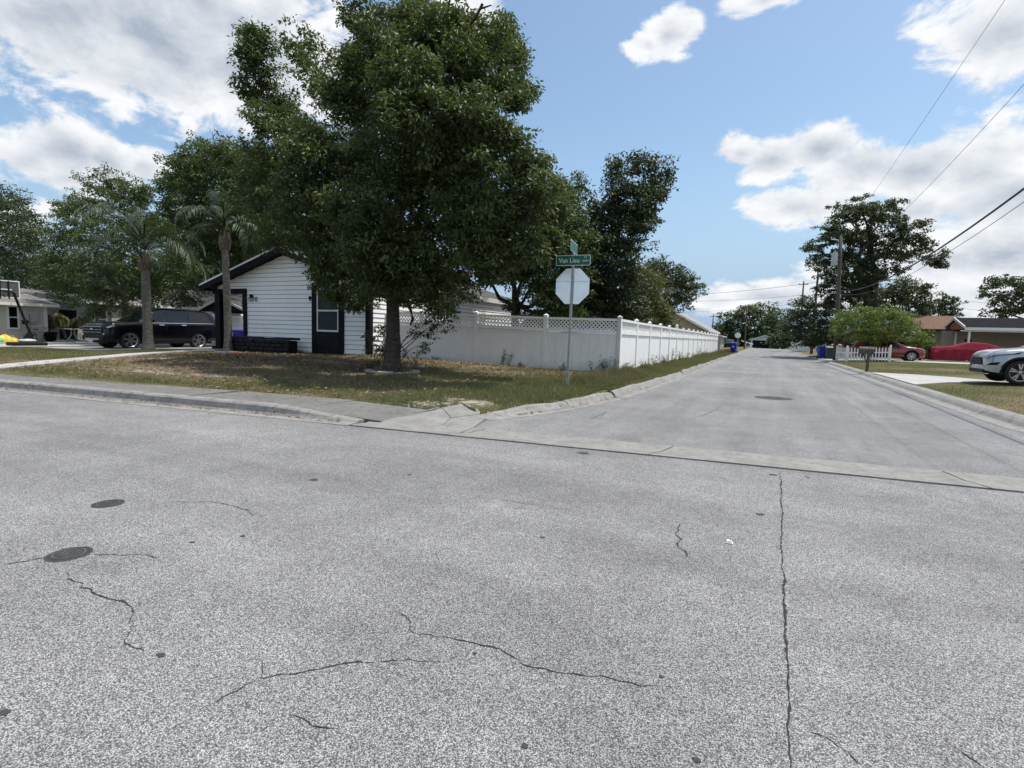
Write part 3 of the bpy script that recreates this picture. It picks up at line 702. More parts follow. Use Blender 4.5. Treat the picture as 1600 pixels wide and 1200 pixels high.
b = MB(ho); b.box((HX0 + .02, HY + .002, HZ0 - .3), (HX1 - .002, HYB, 3.1)); b.prism([(HX0, HY + .004, 3.08), (HX1 - .01, HY + .004, 3.08), (HXR, HY + .004, 4.42)], (0, HYB - HY - .01, 0)); b.build('wall', M_TRIM, house)  # black behind the board gaps: shadow lines of the laps put into colour
b = MB(ho); b.box((HX0 - .05, HY - .05, HZ0 - .3), (HX1 + .05, HYB, HZ0 + .058)); b.build('foundation', M_DRIVE, house)
# roof, rake boards, soffit
RY0, RY1 = HY - .55, HYB + .4
for sgn in (-1, 1):
    wd_ = 4.80 if sgn < 0 else 4.36; xe = HXR + sgn * wd_; ze = 4.50 - SLOPE * wd_
    b = MB(ho); b.prism([(HXR, RY0, 4.64), (xe, RY0, ze + .14), (xe, RY0, ze + .09), (HXR, RY0, 4.59)], (0, RY1 - RY0, 0)); r_ = b.build('roof_slope', M_SHING, house)
    b = MB(ho); b.prism([(HXR, RY0 - .012, 4.655), (xe, RY0 - .012, ze + .155), (xe, RY0 - .012, ze + .085), (HXR, RY0 - .012, 4.585)], (0, .03, 0)); b.build('drip_edge', M_WHITE, r_)
    b = MB(ho); b.prism([(HXR, RY0 + .01, 4.585), (xe, RY0 + .01, ze + .085), (xe, RY0 + .01, ze - .13), (HXR, RY0 + .01, 4.37)], (0, .035, 0)); b.build('rake_board', M_TRIM, r_)
    b = MB(ho); b.prism([(HXR, RY0 + .05, 4.50), (xe, RY0 + .05, ze), (xe, RY0 + .05, ze - .02), (HXR, RY0 + .05, 4.48)], (0, RY1 - RY0 - .06, 0)); b.build('soffit', M_TRIM, r_)
    b = MB(ho); b.box((min(xe, xe + sgn * .03), RY0, ze - .10), (max(xe, xe + sgn * .03), RY1, ze + .135)); b.build('fascia', M_WHITE if sgn > 0 else M_TRIM, r_)
# porch
b = MB(ho); b.box((-22.22, HY - .14, HZ0 + .0), (-21.88, HY + .16, 2.96)); p_ = b.build('porch_post', M_TRIM, house, bevel=.01)
b = MB(ho); b.box((-22.32, HY - .24, HZ0 - .10), (-21.78, HY + .26, HZ0 + .10)); b.build('post_base', M_TRIM, p_)
b = MB(ho); b.box((HX0 - .10, HY - .06, HZ0), (HX0 + .12, HY + .12, 2.83)); b.build('porch_post', M_TRIM, house)
b = MB(ho); b.box((-22.4, HY - .10, 2.83), (HX0 + .121, HY + .14, 3.04)); b.build('porch_beam', M_TRIM, house)
b = MB(ho); b.box((-22.6, HY - .45, HZ0 - .3), (HX0 - .02, HY + 5.0, HZ0 - .02)); b.build('porch_floor', M_DRIVE, house)
b = MB(ho); b.lathe([(.05, 0), (.08, .03), (.09, .12), (.05, .2), (.02, .24)], (-21.0, HY + .6, 2.78 - .2), n=12); b.build('porch_light', M_TRIM, house)
# corner trim, window bay
b = MB(ho); b.box((HX1 - .16, HY - .045, HZ0 + .03), (HX1 + .045, HY + .16, 3.02)); b.build('corner_trim', M_TRIM, house)
for xa in (WX0 - .02, WX1 - .22):
    b = MB(ho); b.box((xa, HY - .07, HZ0), (xa + .26, HY + .0, 3.0)); b.build('window_trim', M_TRIM, house)
wa, wb = WX0 + .24, WX1 - .22
b = MB(ho); b.box((wa, HY - .05, HZ0), (wb, HY - .002, 1.30)); b.build('stone_panel_backing', M_BSTONE, house)
rg = random.Random(31)
zz_ = HZ0 + .02
while zz_ < 1.22:
    xx_ = wa + .01
    while xx_ < wb - .06:
        w_ = min(rg.uniform(.14, .30), wb - .01 - xx_); h_ = rg.uniform(.11, .15); d_ = rg.uniform(.055, .085)
        b = MB(ho); b.box((xx_, HY - d_, zz_), (xx_ + w_ - .015, HY - .051, min(zz_ + h_, 1.29))); b.build('facing_stone', M_BSTONE, house, bevel=.012); xx_ += w_
    zz_ += .155
win = MB(ho)
for (a, c) in (((wa, 1.30), (wb, 1.37)), ((wa, 2.92), (wb, 3.0)), ((wa, 1.37), (wa + .06, 2.92)), ((wb - .06, 1.37), (wb, 2.92)), ((wa + .06, 2.10), (wb - .06, 2.16))):
    win.box((a[0], HY - .06, a[1]), (c[0], HY - .01, c[1]))
wf = win.build('window', M_WHITE, house)
for z0_, z1_ in ((1.371, 2.099), (2.161, 2.919)):
    b = MB(ho); b.box((wa + .061, HY - .035, z0_), (wb - .061, HY - .025, z1_)); b.build('pane', M_GLASS, wf)
rg = random.Random(2); b = MB(ho); nfold = 26; vs = []; fs = []
for k in range(nfold + 1):
    x = wa + .065 + (wb - wa - .13) * k / nfold; y = HY - .022 + (.008 if k % 2 else 0)
    vs += [(x, y, 1.38), (x, y, 2.91)]
b.add(vs, [(2 * k, 2 * k + 2, 2 * k + 3, 2 * k + 1) for k in range(nfold)]); b.build('curtain', M_BLIND, wf)
# house number and small ornament
def text_mesh(txt, size, mat, name, parent, M, align='LEFT', ext=.004):
    cu = bpy.data.curves.new(name, 'FONT'); cu.body = txt; cu.size = size; cu.align_x = align; cu.extrude = ext; cu.resolution_u = 3
    to = bpy.data.objects.new(name, cu); COL.objects.link(to)
    me = bpy.data.meshes.new_from_object(to.evaluated_get(bpy.context.evaluated_depsgraph_get()))
    bpy.data.objects.remove(to); bpy.data.curves.remove(cu)
    me.materials.clear(); me.materials.append(mat); me.transform(M); return link(name, me, parent)
RX90 = Matrix.Rotation(math.pi / 2, 4, 'X')
pnum = at(387, 471.5, HY - .04)
text_mesh('1010', .30, M_TRIM, 'house_number', house, Matrix.Translation(Vector(pnum) - ho) @ RX90)
b = MB(ho); q = at(393, 464, HY - .05); b.box((q[0] - .07, HY - .10, q[2] - .03), (q[0] + .07, HY - .032, q[2] + .06)); b.prism([(q[0] - .10, HY - .11, q[2] + .06), (q[0] + .10, HY - .11, q[2] + .06), (q[0], HY - .11, q[2] + .12)], (0, .08, 0)); b.build('wall_lantern', M_TRIM, house)
q = at(484, 466, HY - .05); b = MB(ho); b.box((q[0] - .03, HY - .06, q[2] - .10), (q[0] + .03, HY - .031, q[2] + .09)); b.box((q[0] - .07, HY - .055, q[2] + .0), (q[0] + .07, HY - .033, q[2] + .05)); b.build('wall_ornament', M_TRIM, house)
# side window of the house above the fence
b = MB(ho); b.box((HX1 + .031, 21.6, 1.5), (HX1 + .06, 22.7, 2.55)); sf = b.build('window', M_WHITE, house); b = MB(ho); b.box((HX1 + .061, 21.7, 1.58), (HX1 + .066, 22.6, 2.47)); b.build('pane', M_GLASS, sf)
# black stone planter
pl = empty('planter_wall', (-18.6, 15.3, HZ0 - .05), 'low black stone planter wall in front of the white house', 'planter')
po = pl.location; rg = random.Random(17)
b = MB(po); b.box((-20.2, 15.12, .30), (-16.8, 15.5, .90)); b.build('core', M_BSTONE, pl)
for row in range(4):
    x = -20.24 + (.12 if row % 2 else 0)
    while x < -16.85:
        w_ = rg.uniform(.22, .42); h_ = .152; z0_ = .32 + row * .155
        b = MB(po); dd = rg.uniform(.0, .05); b.box((x, 15.04 - dd, z0_), (min(x + w_ - .015, -16.74), 15.119, z0_ + h_ - .012)); b.build('stone', M_BSTONE, pl, bevel=.025); x += w_
x = -20.28
while x < -16.8:
    w_ = rg.uniform(.4, .6); b = MB(po); b.box((x, 15.0, .93), (min(x + w_ - .01, -16.7), 15.56, 1.0 + rg.uniform(-.01, .02))); b.build('coping_stone', M_BSTONE, pl, bevel=.02); x += w_
# loose pavers by the palm foot
for i, (u, v, w_) in enumerate([(350, 553, .5), (366, 551, .6), (372, 554, .4), (470, 551, .35)]):
    p = gp(u, v); t = empty('loose_paver', p, ['pale loose block at the foot of the right palm', 'reddish flat paver beside the right palm', 'small tilted paver in front of the black planter', 'rubble block at the right end of the black planter'][i], 'paver')
    b = MB(); b.box((-w_ / 2, -.12, -.03), (w_ / 2, .12, .10 if i in (0, 3) else .05)); o = b.build('block', [M_STONE, M_TERRA, M_TERRA, M_STONE][i], t, bevel=.015); o.rotation_euler = (rg.uniform(-.1, .1), rg.uniform(-.1, .1), rg.uniform(-.4, .4))

# ------------------------------------------------------------------ vinyl fences
CAPB = MB(); CAPB.box((-.075, -.075, 0), (.075, .075, .025)); CAPB.add([(-.065, -.065, .025), (.065, -.065, .025), (.065, .065, .025), (-.065, .065, .025), (0, 0, .075)], [(0, 1, 4), (1, 2, 4), (2, 3, 4), (3, 0, 4)])
CAP_ME = CAPB.mesh('post_cap', M_VINYL)
POSTB = MB(); POSTB.box((-.064, -.064, -.1), (.064, .064, 1.84)); POST_ME = POSTB.mesh('post', M_VINYL)
BW = .285
def lattice(w, h):
    b = MB(); st = .135; t = .019; n = int((w + h) / st) + 2
    for dirn_ in (1, -1):
        for k in range(n):
            x0 = -h + k * st; pts = [(x0, 0), (x0 + h, h)]
            (xa, za), (xb, zb) = pts
            if xa < 0: za += -xa; xa = 0
            if xb > w: zb -= xb - w; xb = w
            if xb - xa < .02: continue
            if dirn_ < 0: xa, xb = w - xa, w - xb
            y = .007 * dirn_; e = t * .7071
            b.add([(xa - e, y - .005, za + e * dirn_), (xa + e, y - .005, za - e * dirn_), (xb + e, y - .005, zb - e * dirn_), (xb - e, y - .005, zb + e * dirn_),
                   (xa - e, y + .005, za + e * dirn_), (xa + e, y + .005, za - e * dirn_), (xb + e, y + .005, zb - e * dirn_), (xb - e, y + .005, zb + e * dirn_)],
                  [(0, 1, 2, 3), (7, 6, 5, 4), (0, 4, 5, 1), (1, 5, 6, 2), (2, 6, 7, 3), (3, 7, 4, 0)])
    return b
def vinyl_fence(root, pts, tall=(), panel_h=1.83):
    """pts: post positions (x, y, z base)"""
    ro = root.location; cache = {}
    for i, p in enumerate(pts):
        ht = 1.0 if i not in tall else 1.06
        po_ = link('post', POST_ME, root, np.array(p) - np.array(ro), None, (1, 1, ht))
        link('post_cap', CAP_ME, root, np.array(p) - np.array(ro) + np.array([0, 0, 1.84 * ht]))
    for a, c in zip(pts, pts[1:]):
        a = np.array(a, float); c = np.array(c, float); d = c - a; Lh = math.hypot(d[0], d[1]); ang = math.atan2(d[1], d[0]); pit = d[2] / Lh
        w = round(Lh - .15, 3)
        R = Matrix.Translation(Vector(a) - ro) @ Matrix.Rotation(ang, 4, 'Z')
        Sh = Matrix.Identity(4); Sh[2][0] = pit                       # panels rake with the ground
        M_ = R @ Sh @ Matrix.Translation((.075, 0, 0))
        def part(nm, me):
            o = link(nm, me, root); o.matrix_local = M_ if False else Matrix.Identity(4)
            return o
        def mk(nm, mb):
            me = mb.mesh(nm, M_VINYL); me.transform(M_); bm = bmesh.new(); bm.from_mesh(me); bmesh.ops.recalc_face_normals(bm, faces=bm.faces); bm.to_mesh(me); bm.free(); return link(nm, me, root)
        for nm, z0_, z1_, th in (('top_rail', 1.72, 1.80, .052), ('middle_rail', 1.31, 1.43, .055), ('bottom_rail', .05, .19, .04)):
            b = MB(); b.box((0, -th, z0_), (w, th, z1_)); mk(nm, b)
        b = lattice(w, .29); b2 = MB(); b2.v = [(x, y, z + 1.43) for x, y, z in b.v]; b2.f = b.f; mk('lattice', b2)
        nb_ = max(1, int(round(w / BW))); bw = w / nb_
        for k in range(nb_):
            b = MB(); x0, x1 = k * bw + .002, (k + 1) * bw - .002
            b.add([(x0, -.018, .19), (x0 + .006, -.022, .19), (x1 - .006, -.022, .19), (x1, -.018, .19), (x1, .018, .19), (x1 - .006, .022, .19), (x0 + .006, .022, .19), (x0, .018, .19)] +
                  [(x0, -.018, 1.30), (x0 + .006, -.022, 1.30), (x1 - .006, -.022, 1.30), (x1, -.018, 1.30), (x1, .018, 1.30), (x1 - .006, .022, 1.30), (x0 + .006, .022, 1.30), (x0, .018, 1.30)],
                  [(j, (j + 1) % 8, 8 + (j + 1) % 8, 8 + j) for j in range(8)])
            mk('board', b)
def gzp(x, y): return (x, y, float(zlawn(x, y)) - .02)
ff = empty('front_fence', (-9, 17, .25), 'white vinyl fence with lattice top facing the front lawn, shaded side', 'fence')
vinyl_fence(ff, [(-4.25, 17.0, .19), (-6.80, 17.0, .225), (-9.52, 17.0, .30), (-11.9, 17.0, .33), (-13.45, 17.0, .36)])
sfn = empty('street_fence', (-4.25, 36, .2), 'long sunlit white vinyl fence running beside the side street', 'fence')
ypts = [17.0] + [17.0 + 2.45 * k for k in range(1, 17)]
vinyl_fence(sfn, [(-4.25, y, .19 - .012 * min(1, (y - 17) / 10)) for y in ypts][0:1] + [(-4.25 + .0, y, .18) for y in ypts[1:]], tall=(5,))
bf = empty('back_yard_fence', (-26, 20.3, .2), 'white lattice topped fence behind the porch and black SUV', 'fence')
vinyl_fence(bf, [(-28.6, 20.3, .2), (-26.2, 20.3, .2), (-23.8, 20.3, .22), (-21.4, 20.3, .24)])
# grey wooden fence beyond, end on to the street
wfn = empty('grey_wood_fence', (-4.3, 60, .16), 'weathered grey wooden fence beyond the white street fence', 'fence')
pk = MB(); pk.box((-.011, -.068, -.05), (.011, .068, 1.66)); PK = pk.mesh('plank', M_WOODF)
for k in range(26):
    link('plank', PK, wfn, (0, -2.4 + k * .142, rg.uniform(-.03, .02)), (0, rg.uniform(-.02, .02), 0))
for k in range(22): link('plank', PK, wfn, (-.1 - k * .142, 1.35, rg.uniform(-.03, .02)), (0, 0, math.pi / 2))
for zz_ in (.35, 1.3):
    b = MB(); b.box((-.05, -2.5, zz_), (-.012, 1.4, zz_ + .09)); b.build('rail', M_WOODF, wfn)

# ------------------------------------------------------------------ street sign and stop sign (seen from behind)
sp = np.array([-4.13, 11.8, float(zlawn(-4.13, 11.8))])
st = empty('stop_sign', sp, 'octagonal stop sign seen from behind, on steel post with green street names', 'street sign')
lean = .012
b = MB(); b.box((-.028, -.02, -.2), (.028, .012, 3.02)); post = b.build('post', M_STEEL, st)
b = MB()
for k in range(38): b.box((-.008, -.0215, .25 + k * .07), (.008, -.0195, .265 + k * .07))
b.build('post_holes', M_IRON, post)
Rr = .405 / math.cos(math.pi / 8); oc = [(Rr * math.cos(math.pi / 8 + k * math.pi / 4), .018, 2.345 + Rr * math.sin(math.pi / 8 + k * math.pi / 4)) for k in range(8)]
b = MB(); b.prism(oc, (0, .004, 0)); pan = b.build('octagon_panel', M_SIGNB, st)
b = MB(); b.prism([(x * .985, .0225, (z - 2.345) * .985 + 2.345) for x, y, z in oc], (0, .002, 0)); b.build('red_face', M_RED, pan)
b = MB(); b.box((-.38, .0155, 2.45), (.38, .0178, 2.458)); b.build('seam', M_STEEL, pan)
for zz_ in (2.15, 2.56):
    b = MB(); b.lathe([(.012, -.03), (.012, -.02), (.001, -.02)], (0, 0, zz_), 8, 'y'); b.build('bolt', M_STEEL, st)
def rrect(w, h, r, y, cz, n=5):
    P_ = []
    for (cx, cy, a0) in ((w - r, h - r, 0), (-w + r, h - r, 90), (-w + r, -h + r, 180), (w - r, -h + r, 270)):
        for k in range(n + 1): a = math.radians(a0 + 90 * k / n); P_.append((cx + r * math.cos(a), y, cz + cy + r * math.sin(a)))
    return P_
ZB = 2.93
b = MB(); b.prism(rrect(.415, .118, .035, -.026, ZB), (0, .003, 0)); bl = b.build('street_name_blade', M_SIGNW, st)
b = MB(); b.prism(rrect(.403, .106, .028, -.029, ZB), (0, .002, 0)); b.build('green_field', M_SIGNG, bl)
def TM(x, y, z, sx=1.): return Matrix.Translation((x, y, z)) @ RX90 @ Matrix.Diagonal((sx, 1, 1, 1))
text_mesh('Van Lieu', .158, M_SIGNW, 'street_name', bl, TM(-.345, -.031, ZB - .052, .92), ext=.001)
text_mesh('ST', .062, M_SIGNW, 'street_suffix', bl, TM(.265, -.031, ZB + .045), ext=.001)
text_mesh('1000', .058, M_SIGNW, 'block_number', bl, TM(.215, -.031, ZB - .032), ext=.001)
b = MB(); b.add([(.35, -.032, ZB - .030), (.375, -.032, ZB - .012), (.35, -.032, ZB + .006)], [(0, 1, 2)]); b.build('arrow', M_SIGNW, bl)
b = MB(); b.box((-.02, -.03, 3.02), (.02, .02, 3.10)); b.build('blade_bracket', M_STEEL, st)
# the upper blade, turned along the side street
ZC = 3.225; a_ = math.radians(98)
def turn(P_): return [(x * math.cos(a_), x * math.sin(a_) + (y + .012), z) for x, y, z in P_]
b = MB(); b.prism(turn(rrect(.415, .118, .035, 0, ZC)), (.003, 0, 0)); b2l = b.build('street_name_blade', M_SIGNW, st)
for dx in (.0042, -.0022):
    b = MB(); b.prism(turn(rrect(.403, .106, .028, 0, ZC)), (.0012, 0, 0)); o = b.build('green_field', M_SIGNG, b2l); o.location = (dx, 0, 0)
st.rotation_euler = (0, lean, 0)

# ------------------------------------------------------------------ wheelie bins
def bin_(name, p, rz, mat, label, s=1., lidmat=None, emblem=False, group='wheeled bins by the street'):
    t = empty(name, p, label, 'bin', group, rz)
    def fr(z, w, d): return [(-w, -d, z), (w, -d, z), (w, d, z), (-w, d, z)]
    b = MB(); L_ = [fr(.06, .23, .25), fr(.25, .25, .28), fr(.86, .29, .33), fr(.90, .315, .35), fr(.96, .315, .35)]
    for a in L_: b.v += a
    b.f = [(i * 4 + k, i * 4 + (k + 1) % 4, (i + 1) * 4 + (k + 1) % 4, (i + 1) * 4 + k) for i in range(4) for k in range(4)] + [(3, 2, 1, 0), (16, 17, 18, 19)]
    b.v = [(x * s, y * s, z * s) for x, y, z in b.v]; b.build('body', mat, t, bevel=.02)
    b = MB(); b.add([(-.325, -.37, .96), (.325, -.37, .96), (.325, .36, .97), (-.325, .36, .97), (-.30, -.34, 1.01), (.30, -.34, 1.01), (.28, .30, 1.06), (-.28, .30, 1.06)], [(0, 1, 5, 4), (1, 2, 6, 5), (2, 3, 7, 6), (3, 0, 4, 7), (4, 5, 6, 7), (0, 3, 2, 1)])
    b.v = [(x * s, y * s, z * s) for x, y, z in b.v]; b.build('lid', lidmat or mat, t, bevel=.015)
    b = MB(); b.tube([(-.25 * s, .40 * s, .93 * s), (.25 * s, .40 * s, .93 * s)], .018, 8); b.build('handle', mat, t)
    for sx in (-1, 1):
        b = MB(); b.tube([(sx * .24 * s, .28 * s, .11 * s), (sx * .29 * s, .28 * s, .11 * s)], .11 * s, 16); b.build('wheel', M_TYRE, t)
    if emblem:
        b = MB(); b.prism([(.10 * math.cos(k * math.pi / 8), -.298 * s - .02, .66 * s + .10 * math.sin(k * math.pi / 8)) for k in range(16)], (0, .006, 0)); b.build('emblem', M_SIGNW, t)
    return t
p = gp(1146, 551.5); bin_('recycling_bin', p, -.15, M_BLUEBIN, 'blue wheeled bin with white round emblem on the left verge', 1.12, emblem=True)
zr = lambda x, y: (x, y, float(zright(x, y)))
bin_('recycling_bin', zr(4.55, 53.6), .2, M_BLUEBIN, 'blue wheeled bin on the right verge by the green one', 1.05)
bin_('rubbish_bin', zr(4.95, 51.2), .1, M_GREENBIN, 'dark green wheeled bin with tan lid by the right kerb', 1.0, M_TANBIN)
bin_('rubbish_bin', zr(5.5, 52.6), -.2, M_TANBIN, 'tan wheeled bin beside the dark green one', 1.2)
q = at(377, 527, 19.2); bin_('recycling_bin', (q[0], 19.2, .28), .3, M_BLUEBIN, 'blue wheeled bin behind the porch of the white house', .95)

# ------------------------------------------------------------------ neighbours
def gable_house(name, label, x0, x1, y0, y1, zg, ze, zr_, axis, wallm, roofm, over=.45, trim=M_WHITE, notch=None):
    c = ((x0 + x1) / 2, (y0 + y1) / 2, zg); t = empty(name, c, label, 'house'); off = c
    b = MB(off); b.box((x0, y0, zg - .3), (x1, notch or y1, ze))
    if axis == 'x': ym = (y0 + y1) / 2; b.prism([(x0 + .01, y0, ze), (x0 + .01, y1, ze), (x0 + .01, ym, zr_ - .06)], (x1 - x0 - .02, 0, 0))
    else: xm = (x0 + x1) / 2; b.prism([(x0, y0 + .01, ze), (x1, y0 + .01, ze), (xm, y0 + .01, zr_ - .06)], (0, y1 - y0 - .02, 0))
    b.build('wall', wallm, t)
    half = ((y1 - y0) if axis == 'x' else (x1 - x0)) / 2; sl_ = (zr_ - ze) / half
    for sg in (-1, 1):
        zo = ze - sl_ * over
        if axis == 'x':
            ym = (y0 + y1) / 2; ye = ym + sg * (half + over)
            b = MB(off); b.prism([(x0 - over, ym, zr_ + .08), (x0 - over, ye, zo + .08), (x0 - over, ye, zo), (x0 - over, ym, zr_)], (x1 - x0 + 2 * over, 0, 0)); r_ = b.build('roof', roofm, t)
            b = MB(off); b.box((x0 - over - .01, min(ye, ye + sg * .03), zo - .10), (x1 + over + .01, max(ye, ye + sg * .03), zo + .075)); b.build('fascia', trim, r_)
            for xx_ in (x0 - over - .03, x1 + over):
                b = MB(off); b.prism([(xx_, ym, zr_ + .10), (xx_, ye, zo + .10), (xx_, ye, zo - .12), (xx_, ym, zr_ - .12)], (.03, 0, 0)); b.build('rake_board', trim, r_)
        else:
            xm = (x0 + x1) / 2; xe = xm + sg * (half + over)
            b = MB(off); b.prism([(xm, y0 - over, zr_ + .08), (xe, y0 - over, zo + .08), (xe, y0 - over, zo), (xm, y0 - over, zr_)], (0, y1 - y0 + 2 * over, 0)); r_ = b.build('roof', roofm, t)
            b = MB(off); b.box((min(xe, xe + sg * .03), y0 - over - .01, zo - .10), (max(xe, xe + sg * .03), y1 + over + .01, zo + .075)); b.build('fascia', trim, r_)
            for yy_ in (y0 - over - .03, y1 + over):
                b = MB(off); b.prism([(xm, yy_, zr_ + .10), (xe, yy_, zo + .10), (xe, yy_, zo - .12), (xm, yy_, zr_ - .12)], (0, .03, 0)); b.build('rake_board', trim, r_)
    return t
def win_x(t, x, y0, y1, z0, z1, fm=M_WHITE, gm=M_GLASS, s=1):
    """window in a wall facing +x (s=1) with a meeting rail"""
    o = t.location; b = MB(o); a = .09
    for (p0, p1) in (((y0 - a, z0 - a), (y1 + a, z0)), ((y0 - a, z1), (y1 + a, z1 + a)), ((y0 - a, z0), (y0, z1)), ((y1, z0), (y1 + a, z1)), ((y0, (z0 + z1) / 2 - .025), (y1, (z0 + z1) / 2 + .025))):
        b.box((x, p0[0], p0[1]), (x + .06 * s, p1[0], p1[1]))
    f = b.build('window', fm, t); b = MB(o); b.box((x + .01 * s, y0, z0), (x + .025 * s, y1, z1)); b.build('pane', gm, f); return f
def win_y(t, y, x0, x1, z0, z1, fm=M_WHITE, gm=M_GLASS):
    o = t.location; b = MB(o); a = .08
    for (p0, p1) in (((x0 - a, z0 - a), (x1 + a, z0)), ((x0 - a, z1), (x1 + a, z1 + a)), ((x0 - a, z0), (x0, z1)), ((x1, z0), (x1 + a, z1)), ((x0, (z0 + z1) / 2 - .025), (x1, (z0 + z1) / 2 + .025))):
        b.box((p0[0], y - .06, p0[1]), (p1[0], y, p1[1]))
    f = b.build('window', fm, t); b = MB(o); b.box((x0, y - .025, z0), (x1, y - .01, z1)); b.build('pane', gm, f); return f
# cream house on the left
ch = gable_house('cream_house', 'cream sided neighbour house with brown grey roof at the left edge', -49.4, -41.8, 9.0, 26.0, .25, 2.87, 3.5, 'y', M_CREAM, pm('taupe_shingle', (.15, .135, .125), .9, .35, 6, .5, 30))
zb = .36
b = MB(ch.location); b.box((-41.79, 9.0, -.05), (-39.0, 17.0, 2.42)); b.build('front_wing_wall', M_CREAM, ch)
for (za, zc, mt_, nm) in ((.09, .16, 'taupe_shingle', 'wing_roof'),):
    b = MB(ch.location); b.prism([(-42.6, 8.5, 3.08), (-38.5, 8.5, 2.42), (-38.5, 8.5, 2.34), (-42.6, 8.5, 3.0)], (0, 8.95, 0)); b.build(nm, MATS['taupe_shingle'], ch)
b = MB(ch.location); b.box((-38.5, 8.5, 2.26), (-38.46, 17.46, 2.43)); b.build('wing_fascia', M_WHITE, ch)
b = MB(ch.location); b.prism([(-38.5, 17.46, 2.44), (-42.6, 17.46, 3.10), (-42.6, 17.46, 2.94), (-38.5, 17.46, 2.28)], (0, .03, 0)); b.build('wing_rake', M_WHITE, ch)
rg = random.Random(4); co = ch.location
bm_ = MB(); bm_.add([(.022, 0, 0), (.022, 8, 0), (.004, 8, .132), (.004, 0, .132), (0, 0, 0), (0, 8, 0), (0, 8, .132), (0, 0, .132)], [(0, 1, 2, 3), (0, 4, 5, 1), (1, 5, 6, 2), (2, 6, 7, 3), (3, 7, 4, 0)]); cme = bm_.mesh('cream_board', M_CREAM)
while zb < 2.36: link('siding_board', cme, ch, (-39 - co[0], 9 - co[1], zb - co[2])); zb += .13
wy0, wy1 = atx(13, 490, -39)[1], atx(26, 490, -39)[1]
win_x(ch, -38.977, wy0, wy1, 1.0, 2.18, gm=M_GLASS)
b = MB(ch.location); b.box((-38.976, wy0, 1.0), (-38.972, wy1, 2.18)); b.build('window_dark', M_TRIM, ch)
b = MB(co); b.box((-38.976, 16.85, .25), (-38.93, 17.03, 2.4)); b.build('corner_board', M_WHITE, ch)
q = atx(50, 485, -38.95); b = MB(co); b.box((-38.976, q[1] - .25, 1.35), (-38.88, q[1] + .25, 1.95)); b.build('meter_box', M_TRANS, ch)
b = MB(co); b.box((-47, 17.02, .0), (-41.79, 26, 2.6)); b.build('recessed_wall', pm('pale_grey_wall', (.40, .41, .39), .8, .12, 2), ch)
q0, q1 = atx(148, 500, -41.8)[1], atx(165, 500, -41.8)[1]; win_x(ch, -41.785, q0, q1, 1.15, 2.2, gm=M_BLIND)
q0 = atx(93, 500, -41.8)[1]; b = MB(co); b.box((-41.79, q0, .3), (-41.75, q0 + .95, 2.2)); b.build('door', M_TRIM, ch)
b = MB(co); b.box((-41.78, 17.05, .3), (-41.5, 18.4, 2.4)); b.build('stone_column', M_STONE, ch)
q0 = atx(172, 500, -41.8)[1]; b = MB(co); b.box((-41.78, q0, .3), (-41.6, q0 + .8, 2.4)); b.build('stone_column', M_STONE, ch)
b = MB(co); b.box((-41.7, 17.1, .05), (-37.2, 24, .27)); b.build('patio', M_DRIVE, ch)
# grey roofed house behind the porch of the white house
gh = gable_house('grey_roof_house', 'grey roofed house with white eaves behind the porch and SUV', -46, -24.5, 26, 33, .1, 2.55, 4.6, 'x', M_GREYW, M_SHING)
o_ = gh.location; gx = at(346, 472, 24.4)[0]
b = MB(o_); b.prism([(gx - 2.3, 24.4, 2.45), (gx + 2.3, 24.4, 2.45), (gx, 24.4, 3.25)], (0, 2.6, 0)); b.build('gable_wall', M_TRIM, gh)
for sg in (-1, 1):
    b = MB(o_); b.prism([(gx, 24.25, 3.42), (gx + sg * 2.6, 24.25, 2.50), (gx + sg * 2.6, 24.25, 2.34), (gx, 24.25, 3.26)], (0, .05, 0)); b.build('gable_rake', M_WHITE, gh)
    b = MB(o_); b.prism([(gx, 24.31, 3.42), (gx + sg * 2.6, 24.31, 2.50), (gx + sg * 2.6, 24.31, 2.44), (gx, 24.31, 3.36)], (0, 5, 0)); b.build('gable_roof', M_SHING, gh)
for sg in (-1, 1):
    b = MB(o_); b.box((gx + sg * 2.2 - .08, 24.5, .0), (gx + sg * 2.2 + .08, 24.66, 2.45)); b.build('porch_post', M_WHITE, gh)
# tan house with pale metal roof down the side street
th = gable_house('tan_house', 'tan stucco house with pale metal roof beyond the street fence', -13.4, -6.0, 61, 76, .15, 2.75, 4.75, 'y', M_BEIGE, M_ROOFW, .5)
o_ = th.location; q = at(1054, 495, 61); b = MB(o_); b.box((-9.98, 60.95, 3.45), (-9.3, 60.99, 4.05)); lv_ = b.build('gable_vent', M_WHITE, th)
for k in range(5): b = MB(o_); b.box((-9.95, 60.92, 3.50 + k * .11), (-9.33, 60.949, 3.55 + k * .11)); b.build('louver', M_WHITE, lv_)
for k in range(24):                                                 # standing seams on the pale roof
    b = MB(o_); y = 60.6 + k * .66; b.prism([(-9.7, y, 4.83), (-5.5, y, 2.56), (-5.5, y, 2.60), (-9.7, y, 4.87)], (0, .04, 0)); b.build('roof_seam', M_ROOFW, th)
win_x(th, -5.995, 64, 65.2, 1.1, 2.2)
# garage at the end of the street
ge = gable_house('far_garage', 'pale gabled garage with dark wide door at the end of the street', -3.3, 3.4, 152, 160, .05, 2.2, 3.25, 'y', M_SHEDW, M_SHEDW, .35)
b = MB(ge.location); b.box((-2.9, 151.93, .05), (1.1, 151.99, 2.0)); gd = b.build('garage_door', M_TRIM, ge)
b = MB(ge.location); b.box((1.7, 151.93, .05), (2.5, 151.985, 1.2)); b.build('side_opening', M_TRIM, ge)
for k in range(3): b = MB(ge.location); b.box((-2.88, 151.90, .5 + k * .48), (1.08, 151.929, .53 + k * .48)); b.build('door_panel_rib', M_RIMD, gd)
